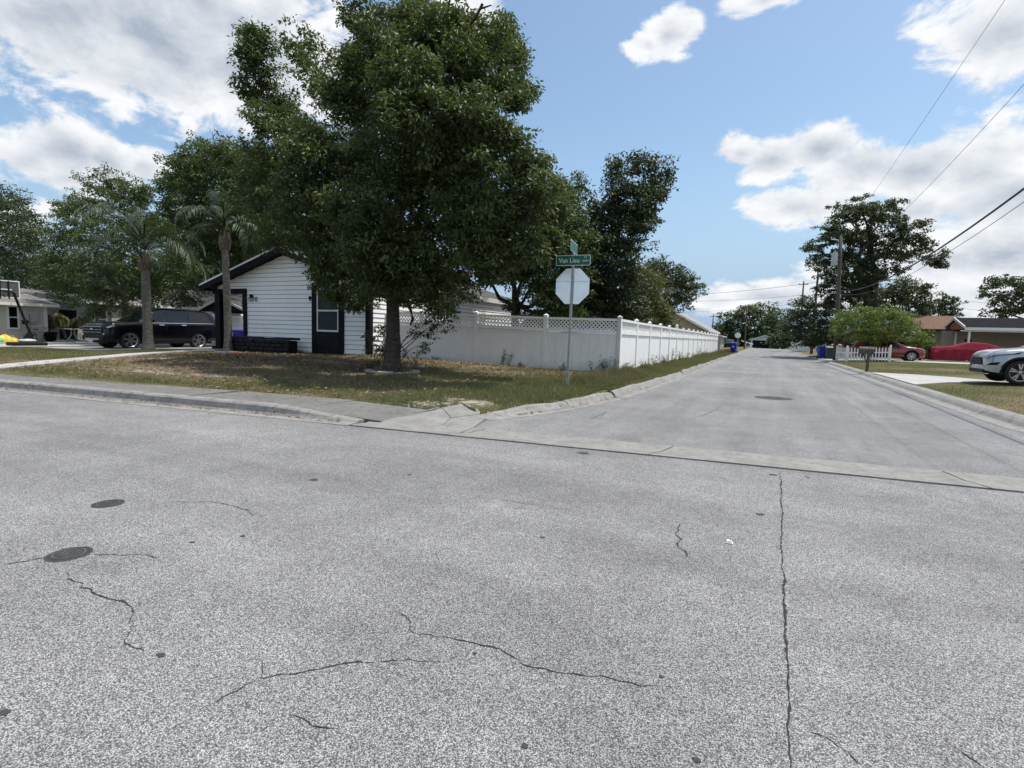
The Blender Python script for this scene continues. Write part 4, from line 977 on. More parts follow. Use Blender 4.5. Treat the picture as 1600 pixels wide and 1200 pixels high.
# white shed with rounded roof on the right verge far off
ws = empty('white_shed', (8.0, 100, .2), 'small white metal shed with curved roof far down on the right', 'shed')
b = MB(); pr = [(-1.2, 0)] + [(-1.2 + 2.4 * k / 8, 1.45 + .35 * math.sin(math.pi * k / 8)) for k in range(9)] + [(1.2, 0)]
b.prism([(x, -1.5, z) for x, z in pr], (0, 3, 0)); b.build('shell', M_SHEDW, ws)
for k in range(3): b = MB(); b.box((-.78 + k * .5, -1.52, .05), (-.38 + k * .5, -1.505, 1.35)); b.build('panel', M_WHITE, ws)
ws.location = (5.1, 96, .2)
# house on the right with carport
rh = empty('carport_house', (16, 62, .3), 'low tan house with brown roof and black roofed carport on the right', 'house'); o_ = rh.location
b = MB(o_); b.box((14.6, 61, 0), (34, 70, 2.95)); b.build('wall', M_TAN, rh)
b = MB(o_); b.box((13.4, 64, 0), (14.59, 70, 2.8)); b.build('entry_wall', M_TRIM, rh)
b = MB(o_); b.prism([(12.6, 61.4, 3.02), (16.3, 61.4, 3.02), (16.9, 66, 4.45), (12.9, 66, 4.45)], (0, 0, .07)); rb = b.build('brown_roof', M_SHINGB, rh)
b = MB(o_); b.prism([(12.9, 66.01, 4.45), (16.9, 66.01, 4.45), (16.4, 70.5, 3.0), (12.5, 70.5, 3.0)], (0, 0, .07)); b.build('brown_roof', M_SHINGB, rh)
b = MB(o_); b.prism([(12.56, 61.3, 3.12), (12.86, 66, 4.55), (12.86, 66, 4.35), (12.56, 61.3, 2.92)], (.05, 0, 0)); b.build('rake_board', M_WHITE, rh)
b = MB(o_); b.prism([(12.87, 66, 3.0), (12.87, 61.6, 3.0), (12.87, 66, 4.34)], (.05, 0, 0)); b.build('gable_wall', M_GREYW, rh)
b = MB(o_); b.box((12.6, 61.3, 2.92), (16.0, 61.38, 3.04)); b.build('gutter', M_TRIM, rh)
# carport: gable end towards the street, ridge running to the right
b = MB(o_); b.prism([(15.2, 57.0, 3.12), (34, 57.0, 3.12), (34, 60.2, 4.02), (15.2, 60.2, 4.02)], (0, 0, .08)); b.build('carport_roof', M_SHINGK, rh)
b = MB(o_); b.prism([(15.2, 60.21, 4.02), (34, 60.21, 4.02), (34, 63.4, 3.12), (15.2, 63.4, 3.12)], (0, 0, .08)); b.build('carport_roof', M_SHINGK, rh)
b = MB(o_); b.box((15.15, 56.94, 2.94), (34, 56.99, 3.16)); b.build('fascia', M_WHITE, rh)
for (ya, yb) in ((57.0, 60.2), (63.4, 60.2)):
    b = MB(o_); b.prism([(15.12, ya, 3.24), (15.12, yb, 4.14), (15.12, yb, 3.92), (15.12, ya, 3.02)], (.06, 0, 0)); b.build('rake_board', M_WHITE, rh)
b = MB(o_); b.prism([(15.3, 57.4, 3.02), (15.3, 63, 3.02), (15.3, 60.2, 3.9)], (.05, 0, 0)); b.build('carport_gable', M_TERRA, rh)
b = MB(o_); b.box((15.2, 57.2, 2.80), (34, 57.35, 2.935)); b.build('carport_beam', M_WHITE, rh)
for (x_, y_) in ((15.55, 57.27), (15.55, 61.0 - .2), (20.6, 57.27)):
    b = MB(o_); b.box((x_ - .07, y_ - .07, .1), (x_ + .07, y_ + .07, 2.80)); b.build('carport_post', M_WHITE if x_ < 20 else M_TRIM, rh)
b = MB(o_); b.box((16.3, 60.92, 2.0), (16.75, 60.99, 2.22)); b.build('wall_vent', M_TRIM, rh)
b = MB(o_); b.box((19.8, 60.90, 1.5), (20.0, 60.99, 1.72)); b.build('wall_box', M_TERRA, rh)

# ------------------------------------------------------------------ poles and wires
def utility_pole(p, h, r, label, lean_=(0, 0), arm=False, trans=False, name='utility_pole', lamp=False):
    t = empty(name, p, label, 'utility pole', 'utility poles along the street')
    b = MB(); b.tube([(lean_[0] * k / 6, lean_[1] * k / 6, h * k / 6 - (.3 if k == 0 else 0)) for k in range(7)], [r * (1.15 - .4 * k / 6) for k in range(7)], 10); b.build('shaft', M_POLE, t, True)
    tx, ty = lean_
    if trans:
        zt = h - 1.55; xo = tx * zt / h - .36
        b = MB(); b.lathe([(.001, zt - .62), (.19, zt - .6), (.21, zt - .55), (.21, zt + .30), (.19, zt + .36), (.001, zt + .40)], (xo, ty - .05, 0), 18); tr = b.build('transformer', M_TRANS, t, True)
        b = MB(); b.tube([(xo, -.05, zt + .38), (xo, -.05, zt + .62)], [.035, .02], 8); b.build('bushing', M_TRANS, tr)
        b = MB(); b.box((xo + .18, -.09, zt - .2), (xo + .40, -.03, zt - .12)); b.box((xo + .18, -.09, zt + .12), (xo + .40, -.03, zt + .2)); b.build('bracket', M_STEEL, tr)
        b = MB(); b.tube([(tx - .65, 0, h - .12), (tx + .0, 0, h - .25)], .04, 6); b.tube([(tx - .62, 0, h - .12), (tx - .62, 0, h + .06)], [.03, .045], 8); b.build('cutout_arm', M_TRANS, t)
    if arm:
        b = MB(); b.box((tx - .7, ty - .05, h - .55), (tx + .7, ty + .05, h - .43)); a_m = b.build('crossarm', M_POLE, t)
        for k in (-.6, .6):
            b = MB(); b.lathe([(.02, 0), (.05, .03), (.05, .1), (.02, .14)], (tx + k, ty, h - .43), 8); b.build('insulator', M_TRANS, a_m)
    if lamp:
        b = MB(); b.tube([(tx, ty, h - .5), (tx - .5, ty, h - .25), (tx - 1.0, ty, h - .22)], .03, 6); la = b.build('lamp_arm', M_STEEL, t)
        b = MB(); b.box((tx - 1.35, ty - .09, h - .30), (tx - .95, ty + .09, h - .18)); b.build('lamp_head', M_TRANS, la)
    b = MB(); b.tube([(tx - .1, ty, h - .04), (tx + .04, ty, h + .0)], .03, 6); b.build('top_pin', M_STEEL, t)
    return t
utility_pole((5.02, 48, .2), 9.35, .16, 'leaning wooden utility pole with grey transformer by the right kerb', (-.30, 0), False, True)
utility_pole((5.25, 75, .2), 10.4, .15, 'second wooden utility pole on the right, behind the transformer pole', (.05, 0), False, False, lamp=True)
utility_pole((5.1, 99, .2), 11.3, .15, 'third and thinner utility pole farther down the right side', (-.05, 0), True)
utility_pole((-2.6 - .9, 112, .1), 8.4, .13, 'slim pole with lamp far down the left verge', (0, 0), lamp=True, name='lamp_pole')
utility_pole((5.3, -6, 0), 11.8, .16, 'utility pole behind the viewer carrying the street wires', (0, 0), True)
q = at(1500, 500, 66); utility_pole((q[0], 66.5 + 12, .2), 7.4, .15, 'utility pole rising behind the roof of the carport house', (.35, 0), False)
q = at(1105, 500, 118); utility_pole((-10.0, 118, .1), 6.9, .12, 'distant pole above the tan house roof', (0, 0), True)
def wire(a, c, sag, r, label, mat=M_WIRE, n=36):
    a = np.array(a, float); c = np.array(c, float); t = empty('overhead_wire', (a + c) / 2, label, 'wire', 'overhead wires')
    b = MB((a + c) / 2); b.tube([a + (c - a) * k / n + np.array([0, 0, -4 * sag * (k / n) * (1 - k / n)]) for k in range(n + 1)], r, 6); b.build('cable', mat, t, True)
A0 = (4.85, 48); B0 = (5.3, -6)
wire((*A0, 5.55), (*B0, 8.2), 2.15, .026, 'thick black cable bundle swooping from the transformer pole to upper right')
wire((*A0, 5.30), (*B0, 8.0), 2.25, .008, 'thin cable hanging just below the thick bundle at right', M_WIREG)
wire((4.75, 48, 9.45), (5.3, -6, 11.8), .35, .0065, 'highest thin wire running from pole top to the top edge', M_WIREG)
wire((4.75, 48, 7.4), (5.3, -6, 9.9), 1.35, .0065, 'thin grey wire between the highest wire and the thick bundle', M_WIREG)
wire((4.85, 48, 5.5), (5.2, 75, 6.2), .5, .02, 'cable from the transformer pole back to the second pole')
wire((5.2, 75, 8.9), (-19, 82, 8.0), .5, .022, 'upper cable crossing the street from the second pole', M_WIREG)
wire((5.1, 99, 9.3), (-24, 104, 8.8), .5, .022, 'middle cable crossing the far street from the third pole', M_WIREG)
wire((5.1, 99, 8.0), (-24, 112, 6.9), .5, .020, 'lower cable crossing the far street from the third pole', M_WIREG)
wire((5.1, 99, 7.0), (-3.5, 112, 6.6), .2, .018, 'short cable from the third pole to the left lamp pole', M_WIREG)
q = at(1500, 490, 78.5); wire((q[0] + .3, 78.5, 6.9), (40, 82, 6.2), .5, .016, 'cable leaving the carport pole to the right, upper', M_WIREG)
wire((q[0] + .3, 78.5, 6.0), (40, 82, 5.0), .5, .016, 'cable leaving the carport pole to the right, lower', M_WIREG)
# far round sign back on the left verge
p = gp(1149, 547); fs_ = empty('far_stop_sign', (-3.6, 84, .15), 'distant pale sign back with small plates above it on the left verge', 'street sign')
b = MB(); b.box((-.03, -.02, 0), (.03, .02, 3.1)); b.build('post', M_STEEL, fs_)
b = MB(); b.prism([(.42 * math.cos(math.pi / 8 + k * math.pi / 4), -.03, 2.2 + .42 * math.sin(math.pi / 8 + k * math.pi / 4)) for k in range(8)], (0, .008, 0)); b.build('octagon_panel', M_SIGNB, fs_)
b = MB(); b.box((-.35, -.03, 2.72), (.35, -.02, 2.92)); b.build('street_name_blade', M_SIGNG, fs_)

# ------------------------------------------------------------------ picket fence, mailbox
pf = empty('picket_fence', (6.5, 46.5, .25), 'low white picket fence in front of the red car', 'fence'); po_ = np.array(pf.location)
PKT = MB(); PKT.prism([(-.035, -.01, 0), (.035, -.01, 0), (.035, -.01, .88), (0, -.01, .96), (-.035, -.01, .88)], (0, .02, 0)); PKM = PKT.mesh('picket', M_VINYL)
PST = MB(); PST.box((-.06, -.06, -.1), (.06, .06, 1.12)); PST.add([(-.06, -.06, 1.12), (.06, -.06, 1.12), (.06, .06, 1.12), (-.06, .06, 1.12), (0, 0, 1.2)], [(0, 1, 4), (1, 2, 4), (2, 3, 4), (3, 0, 4)]); PSM = PST.mesh('post', M_VINYL)
def picket_run(a, c, n):
    a = np.array(a, float); c = np.array(c, float); ang = math.atan2(c[1] - a[1], c[0] - a[0])
    for k in range(n):
        p = a + (c - a) * (k + .5) / n; link('picket', PKM, pf, (p[0] - po_[0], p[1] - po_[1], float(zright(p[0], p[1])) + .08 - po_[2]), (0, 0, ang))
    for zz_ in (.22, .62):
        b = MB(po_); d = (c - a) / np.linalg.norm(c - a); nn = np.array([-d[1], d[0]]) * .02
        za, zc = float(zright(*a)) + zz_, float(zright(*c)) + zz_
        b.prism([(a[0] - nn[0], a[1] - nn[1], za), (a[0] + nn[0], a[1] + nn[1], za), (a[0] + nn[0], a[1] + nn[1], za + .08), (a[0] - nn[0], a[1] - nn[1], za + .08)], (c[0] - a[0], c[1] - a[1], zc - za)); b.build('rail', M_VINYL, pf)
    for p in (a, c): link('post', PSM, pf, (p[0] - po_[0], p[1] - po_[1], float(zright(p[0], p[1])) - po_[2]), (0, 0, ang))
picket_run((5.05, 47.6), (5.35, 44.6), 10); picket_run((5.35, 44.6), (7.9, 44.6), 14)
mp = gp(1354, 581, zright); mb_ = empty('mailbox', (mp[0], mp[1], mp[2]), 'weathered wooden mailbox on a timber post by the right kerb', 'mailbox')
b = MB(); b.box((-.05, -.05, -.2), (.05, .05, .86)); b.build('post', M_OLDWOOD, mb_)
b = MB(); b.prism([(-.40, -.11, .82), (.17, -.11, .82), (.17, -.11, 1.06), (-.40, -.11, 1.04)], (0, .22, 0)); bx = b.build('box', M_OLDWOOD, mb_)
for k in range(3): b = MB(); b.box((-.42, -.125, .83 + k * .076), (.18, -.111, .898 + k * .076)); b.build('board', M_OLDWOOD, bx)
b = MB(); b.prism([(-.45, -.17, 1.07), (.22, -.17, 1.08), (.22, 0, 1.16), (-.45, 0, 1.15)], (0, 0, .02)); b.prism([(-.45, .002, 1.15), (.22, .002, 1.16), (.22, .17, 1.08), (-.45, .17, 1.07)], (0, 0, .02)); b.build('roof', M_OLDWOOD, mb_)
b = MB(); b.prism([(-.25, -.03, .82), (-.20, -.03, .82), (-.03, -.03, .45), (-.05, -.03, .40)], (0, .06, 0)); b.build('brace', M_OLDWOOD, mb_)
mb_.rotation_euler = (0, .03, .1)

# ------------------------------------------------------------------ basketball hoop
hx = -31.6; hz = float(zlawn(hx, 12.9)) + .03
hb = empty('basketball_hoop', (hx, 12.9, hz), 'portable basketball hoop with black leaning pole on the left driveway', 'basketball hoop'); o_ = np.array(hb.location)
yb0, yb1 = atx(15, 541, hx)[1], atx(69, 541, hx)[1]
b = MB(o_); b.box((hx - .4, yb0, hz), (hx + .4, yb1, hz + .16)); b.build('base_tank', M_BLACKP, hb, bevel=.05)
pb, ptp = atx(54, 538, hx), atx(21, 457, hx)
b = MB(o_); b.tube([pb, pb + (ptp - pb) * .5, ptp], .055, 10); po2 = b.build('pole', M_BLACKP, hb)
b = MB(o_); q = atx(27, 538, hx); q2 = atx(43, 519, hx); b.prism([(hx, q[1], q[2]), (hx, q[1] + .25, q[2] + .02), (hx, q2[1] + .25, q2[2] - .12), (hx, q2[1] - .02, q2[2])], (.12, 0, 0)); b.build('base_strut', M_BLACKP, hb)
c0, c1 = atx(-16, 437, hx), atx(34, 465, hx); bxx = hx - .25
b = MB(o_); b.box((bxx - .02, c0[1], c1[2]), (bxx + .0, c1[1], c0[2])); bd = b.build('backboard', M_POLYC, hb)
for (y0, y1, z0, z1) in ((c0[1] - .04, c1[1] + .04, c1[2] - .05, c1[2]), (c0[1] - .04, c1[1] + .04, c0[2], c0[2] + .05), (c0[1] - .04, c0[1], c1[2], c0[2]), (c1[1], c1[1] + .04, c1[2], c0[2])):
    b = MB(o_); b.box((bxx - .03, y0, z0), (bxx + .02, y1, z1)); b.build('board_frame', M_WHITE, bd)
for yy_ in (c0[1] + (c1[1] - c0[1]) * .38, c0[1] + (c1[1] - c0[1]) * .66):
    b = MB(o_); b.box((bxx + .021, yy_ - .02, c1[2] - .1), (bxx + .06, yy_ + .02, c0[2] + .03)); b.build('back_brace', M_BLACKP, bd)
ym = c0[1] + (c1[1] - c0[1]) * .5
b = MB(o_); b.box((bxx + .021, ym - .3, c1[2] + .32), (bxx + .03, ym + .3, c1[2] + .37)); b.build('target_square', M_WHITE, bd)
b = MB(o_); b.tube([ptp, (bxx + .05, ym, (c0[2] + c1[2]) / 2 - .1)], .035, 8); b.build('arm', M_BLACKP, hb)
b = MB(o_); b.tube([(bxx - .27 + .23 * math.cos(k * math.pi / 12), ym + .23 * math.sin(k * math.pi / 12), c1[2] + .02) for k in range(25)], .012, 6); b.build('rim', M_RED, hb)
# sandbag on its base
t = empty('weight_bag', (hx + .05, yb0 + .65, hz + .16), 'pale grey weight bag lying on the hoop base', 'bag'); b = MB(); b.lathe([(.001, 0), (.28, .01), (.33, .06), (.26, .13), (.1, .16), (.001, .16)], n=14); b.build('sack', M_TRANS, t, True); t.scale = (.8, 1.1, 1)
# inflatable toy / paddling pool at the left edge
q = gz(8, 535, .28); t = empty('paddling_pool', q, 'deflated yellow, green and red inflatable pool at the left edge', 'toy')
for i, (mat, dy, rr_, h_) in enumerate(((M_TOYY, .0, .34, .36), (M_TOYG, -.28, .26, .26), (M_TOYR, .85, .36, .13), (M_TOYY, .36, .2, .22))):
    b = MB(); n = 20; rg = random.Random(i); vs = []; fs = []
    for j in range(7):
        a = math.pi * j / 6 / 2
        for k in range(n): w_ = 1 + .18 * math.sin(3 * k * 2 * math.pi / n + i) * math.cos(a); vs.append((rr_ * w_ * math.cos(a) * math.cos(2 * math.pi * k / n), dy + rr_ * w_ * math.cos(a) * math.sin(2 * math.pi * k / n), h_ * math.sin(a) * (1 + .15 * math.sin(k * 1.3))))
    fs = [(j * n + k, j * n + (k + 1) % n, (j + 1) * n + (k + 1) % n, (j + 1) * n + k) for j in range(6) for k in range(n)]
    b.add(vs, fs); b.build(['yellow_ring', 'green_ring', 'red_sheet', 'yellow_flap'][i], mat, t, True)
# patio table and chairs
tp = gz(114, 532, .29); tp[0] = max(tp[0], -40.9)
tp = np.array([-39.2, atx(114, 525, -39.2)[1], .27])
t = empty('patio_table', tp, 'round white patio table with curved legs in front of the cream house', 'table')
b = MB(); b.lathe([(.001, .70), (.62, .70), (.64, .715), (.62, .73), (.001, .735)], n=24); b.build('table_top', M_WHITE, t)
for k in range(4):
    a = k * math.pi / 2 + .4; b = MB(); b.tube([(.12 * math.cos(a), .12 * math.sin(a), .69), (.10 * math.cos(a), .10 * math.sin(a), .40), (.25 * math.cos(a), .25 * math.sin(a), .15), (.48 * math.cos(a), .48 * math.sin(a), .0)], .022, 6); b.build('leg', M_WHITE, t)
def patio_chair(p, rz, label):
    t = empty('patio_chair', p, label, 'chair', 'patio chairs', rz)
    b = MB(); b.box((-.25, -.25, .40), (.25, .25, .43)); b.build('seat', M_MESHK, t)
    b = MB(); b.prism([(-.25, .24, .43), (.25, .24, .43), (.25, .36, .95), (-.25, .36, .95)], (0, .02, 0)); b.build('backrest', M_MESHK, t)
    for sx in (-.26, .26):
        b = MB(); b.tube([(sx, -.28, 0), (sx, -.26, .62), (sx, .26, .64), (sx, .37, .97)], .015, 6); b.build('leg', M_BLACKP, t)
        b = MB(); b.tube([(sx, .25, .64), (sx, .33, 0)], .015, 6); b.build('leg', M_BLACKP, t)
patio_chair((tp[0] + .1, tp[1] + .95, .27), -2.8 + math.pi, 'dark mesh patio chair to the right of the white table')
patio_chair((tp[0] - .2, tp[1] - 1.0, .27), .2 + math.pi, 'dark mesh patio chair to the left of the white table')
q = np.array([-38.7, atx(79, 525, -38.7)[1], .27]); t = empty('plant_pot', q, 'black plastic plant pot by the cream house patio', 'plant pot'); b = MB(); b.lathe([(.001, 0), (.25, .0), (.33, .5), (.35, .52), (.31, .52), (.29, .44), (.001, .44)], n=18); b.build('pot', M_BLACKP, t, True)
# small bicycle leaning by the wall
q = np.array([-38.6, atx(63, 528, -38.6)[1], float(zlawn(-38.6, 17))]); t = empty('bicycle', q, 'small bicycle leaning near the corner of the cream house', 'bicycle')
for yy_, nm in ((-.42, 'wheel'), (.42, 'wheel')):
    b = MB(); b.tube([(0, yy_ + .26 * math.cos(k * math.pi / 10), .28 + .26 * math.sin(k * math.pi / 10)) for k in range(21)], .022, 6); w_ = b.build(nm, M_TYRE, t)
    b = MB()
    for k in range(8): b.tube([(0, yy_, .28), (0, yy_ + .25 * math.cos(k * math.pi / 4), .28 + .25 * math.sin(k * math.pi / 4))], .004, 4)
    b.build('spokes', M_STEEL, w_)
b = MB()
for a, c in (((0, -.42, .28), (0, -.05, .25)), ((0, -.05, .25), (0, -.18, .66)), ((0, -.42, .28), (0, -.18, .66)), ((0, -.05, .25), (0, .28, .62)), ((0, -.18, .66), (0, .28, .62)), ((0, .28, .75), (0, .42, .28))): b.tube([a, c], .018, 6)
b.build('frame', M_TRANS, t)
b = MB(); b.box((-.05, -.32, .70), (.05, -.08, .74)); b.build('saddle', M_BLACKP, t)
b = MB(); b.tube([(-.25, .24, .84), (0, .28, .78), (.25, .24, .84)], .014, 6); b.build('handlebar', M_BLACKP, t)
# black wire plant hanger beside the hoop
q = np.array([-38.4, atx(48, 528, -38.4)[1], float(zlawn(-38.4, 16.4))]); t = empty('plant_stand', q, 'thin black metal stand with shelf beside the hoop pole', 'stand')
b = MB(); b.tube([(0, 0, 0), (0, 0, 1.6)], .014, 6); b.build('rod', M_BLACKP, t); b = MB(); b.box((-.2, -.35, .98), (.2, .3, 1.0)); b.build('shelf', M_BLACKP, t)
b = MB(); b.lathe([(.001, 1.0), (.13, 1.0), (.17, 1.22), (.001, 1.22)], (0, -.22, 0), 12); b.build('pot', M_BLACKP, t)
# white barrier frame and small white posts at the end of the street
t = empty('white_barrier', (-3.3, 128, .1), 'small white crossed barrier at the far end of the street', 'barrier')
for a, c in (((-.9, 0, 0), (-.2, 0, 1.4)), ((.9, 0, 0), (.2, 0, 1.3)), ((-1.4, 0, 1.6), (1.0, 0, .9)), ((-.3, 0, 0), (-.7, 0, 1.3))): b = MB(); b.tube([a, c], .09, 6); b.build('bar', M_WHITE, t)
bh = gable_house('brick_house', 'reddish brown house glimpsed behind the bins and dark trees on the right', 8.6, 17, 84, 94, .2, 2.7, 4.2, 'y', M_TERRA, M_SHINGB)
win_y(bh, 83.99, 9.6, 10.8, 1.1, 2.2)
fh = gable_house('far_grey_house', 'pale house far down the left side beyond the tan house', -18, -8.5, 120, 132, .1, 2.6, 4.0, 'y', M_GREYW, M_SHING)
win_y(fh, 119.99, -12, -10.6, 1.1, 2.2)
# ------------------------------------------------------------------ vehicles
class CarShape:
    """analytic car surface: half rings (y, z) along s (0 = front bumper, L = tail)"""
    def __init__(c, L_, W_, top, belt, bot, plan, arches, R, tum=.34):
        c.L, c.W, c.top, c.belt, c.bot, c.plan, c.arches, c.R, c.tum = L_, W_, np.array(top), np.array(belt), np.array(bot), np.array(plan), arches, R, tum
    def I(c, a, s): return float(np.interp(s, a[:, 0], a[:, 1]))
    def sm(c, a, s, w=.07): return sum(c.I(a, s + d) * k for d, k in ((-w, .2), (-w / 2, .2), (0, .2), (w / 2, .2), (w, .2)))
    def ring(c, s, arch=True):
        T = c.sm(c.top, s); B = min(c.sm(c.belt, s), T - .07); b0 = c.I(c.bot, s); w = c.I(c.plan, s) * c.W / 2
        b = b0
        if arch:
            for sc_ in c.arches:
                d = abs(s - sc_)
                if d < c.R: b = max(b, c.R * .0 + .36 + math.sqrt(c.R ** 2 - d ** 2))
        b = min(b, B - .06); h = B - b; h0 = B - b0
        def wz(z):                                     # body side section: tuck under, bulge, shoulder
            t = (z - b0) / max(h0, .01); return w * float(np.interp(t, [0, .06, .2, .45, .7, .9, 1], [.93, .965, .985, 1.0, .995, .975, .95]))
        wr = w * .945 - c.tum * (T - B); e = min(.075, (T - B) * .45)
        pts = [(0, b), (.8 * w, b)] + [(wz(b + h * t), b + h * t) for t in (.0, .08, .25, .45, .62, .78, .9, .97)] + [(w * .95, B)]
        for t in (.04, .35, .7, 1.0): pts.append((w * .945 + (wr - w * .945) * t, B + .005 + (T - e - B - .005) * t))
        pts += [(wr - .03, T - e * .45), (wr - .10, T - e * .12), (wr * .6, T), (wr * .3, T + .006), (0, T + .008)]
        return np.array(pts)
    def pt(c, s, p):
        """surface point at length s and ring position p (float index)"""
        r = c.ring(s, False); i = min(int(p), len(r) - 2); f = p - i; q = r[i] * (1 - f) + r[i + 1] * f; return np.array([c.L / 2 - s, -q[0], q[1]])
    def body(c):
        S = set(np.round(np.linspace(0.0, c.L, 64), 4).tolist())
        for sc_ in c.arches:
            for k in range(0, 25): S.add(round(sc_ + c.R * .9999 * math.cos(math.pi * k / 24), 4))
        S = sorted(x for x in S if 0 <= x <= c.L); b = MB(); n = None
        for s in S:
            r = c.ring(s); n = len(r); x = c.L / 2 - s
            for q in r: b.v.append((x, -q[0], q[1]))
            for q in r[-2:0:-1]: b.v.append((x, q[0], q[1]))
        m_ = 2 * n - 2
        for i in range(len(S) - 1):
            for k in range(m_): b.f.append((i * m_ + k, i * m_ + (k + 1) % m_, (i + 1) * m_ + (k + 1) % m_, (i + 1) * m_ + k))
        b.f += [tuple(range(m_)), tuple(range((len(S) - 1) * m_, len(S) * m_))[::-1]]
        return b
    def patch(c, s0, s1, p0, p1, off=.006, ns=8, npp=5, side=-1, shear=0., taper=(0., 0.)):
        """thin panel lying on the surface; shear slants its ends with height"""
        b = MB(); V = []
        for i in range(ns + 1):
            for j in range(npp + 1):
                t = i / ns; u = j / npp; s = s0 + (s1 - s0) * t + shear * (u - .5) * (1 if True else 0)
                s += taper[0] * u * (1 - t) - taper[1] * u * t; p = p0 + (p1 - p0) * u
                a = c.pt(s, p); ds = c.pt(min(c.L, s + .02), p) - c.pt(max(0, s - .02), p); dp = c.pt(s, min(p + .1, 18.9)) - c.pt(s, max(p - .1, 0))
                nn = np.cross(dp, ds); nn /= np.linalg.norm(nn) + 1e-9
                if nn[1] > 0 and p < 14: nn = -nn
                if p >= 14 and nn[2] < 0: nn = -nn
                a = a + nn * off; V.append((a[0], a[1] * (1 if side < 0 else -1), a[2]))
        b.v = V; b.f = [(i * (npp + 1) + j, (i + 1) * (npp + 1) + j, (i + 1) * (npp + 1) + j + 1, i * (npp + 1) + j + 1) for i in range(ns) for j in range(npp)]
        return b
def wheel(t, x, y, r, w, spokes, double, side, rimf=.72):
    c = (x, y, r); s_ = -1 if side < 0 else 1                        # outer face towards s_*y
    b = MB(); b.lathe([(r * .3, -w * .4), (r * rimf, -w * .4), (r * rimf, w * .38), (r * .55, w * .25 * 0), (.001, 0.0)], n=28, axis='y'); b.v = [(px + x, py * s_ + y, pz + r) for px, py, pz in b.v]
    wh = b.build('wheel', M_RIMD, t)
    b = MB(); b.lathe([(r * rimf, -w / 2), (r * .93, -w / 2), (r * .985, -w * .42), (r, -w * .3), (r, w * .3), (r * .985, w * .42), (r * .93, w / 2), (r * (rimf + .02), w / 2), (r * rimf, w * .4)], n=36, axis='y'); b.v = [(px + x, py * s_ + y, pz + r) for px, py, pz in b.v]
    b.build('tyre', M_TYRE, wh, True)
    b = MB(); b.lathe([(r * rimf * .93, w * .40), (r * rimf, w * .46), (r * rimf, w * .36), (r * rimf * .93, w * .36)], n=36, axis='y')
    b.lathe([(r * .14, w * .30), (r * .13, w * .42), (.001, w * .43)], n=14, axis='y')
    for k in range(spokes):
        for dd in ((-.17, .17) if double else (0,)):
            a = 2 * math.pi * k / spokes + .3; a2 = a + dd
            ww = r * (.045 if double else .085); p0 = np.array([math.cos(a), math.sin(a)]) * r * .10; p1 = np.array([math.cos(a2), math.sin(a2)]) * r * rimf * .95
            d = (p1 - p0) / np.linalg.norm(p1 - p0); nn = np.array([-d[1], d[0]]) * ww
            q = [p0 - nn, p1 - nn * 1.25, p1 + nn * 1.25, p0 + nn]
            b.prism([(a_[0], w * .34, a_[1]) for a_ in q], (0, w * .08, 0))
    b.v = [(px + x, py * s_ + y, pz + r) for px, py, pz in b.v]; b.build('rim', M_RIM, wh)
    return wh
def arch_trim(t, c, sc_, mat, wd=.055, side=-1, par=None, off=.012):
    b = MB(); n = 20; y0 = -c.W / 2; vs = []
    for k in range(n + 1):
        a = math.pi * (-.06 + 1.12 * k / n)
        for rr_ in (c.R - .012, c.R + wd):
            s = sc_ - rr_ * math.cos(a); z = .36 + rr_ * math.sin(a); w = c.I(c.plan, s) * c.W / 2
            vs.append((c.L / 2 - s, -(w * .998 + off), z))
    for k in range(n + 1):
        a = math.pi * (-.06 + 1.12 * k / n); s = sc_ - (c.R - .012) * math.cos(a); z = .36 + (c.R - .012) * math.sin(a); vs.append((c.L / 2 - s, y0 + .14, z))
    fs = [(2 * k, 2 * k + 1, 2 * k + 3, 2 * k + 2) for k in range(n)] + [(2 * k, 2 * k + 2, 2 * n + 3 + k, 2 * n + 2 + k) for k in range(n)]
    b.add([(x, y * (1 if side < 0 else -1), z) for x, y, z in vs], fs); return b.build('wheel_arch_trim', mat, t)
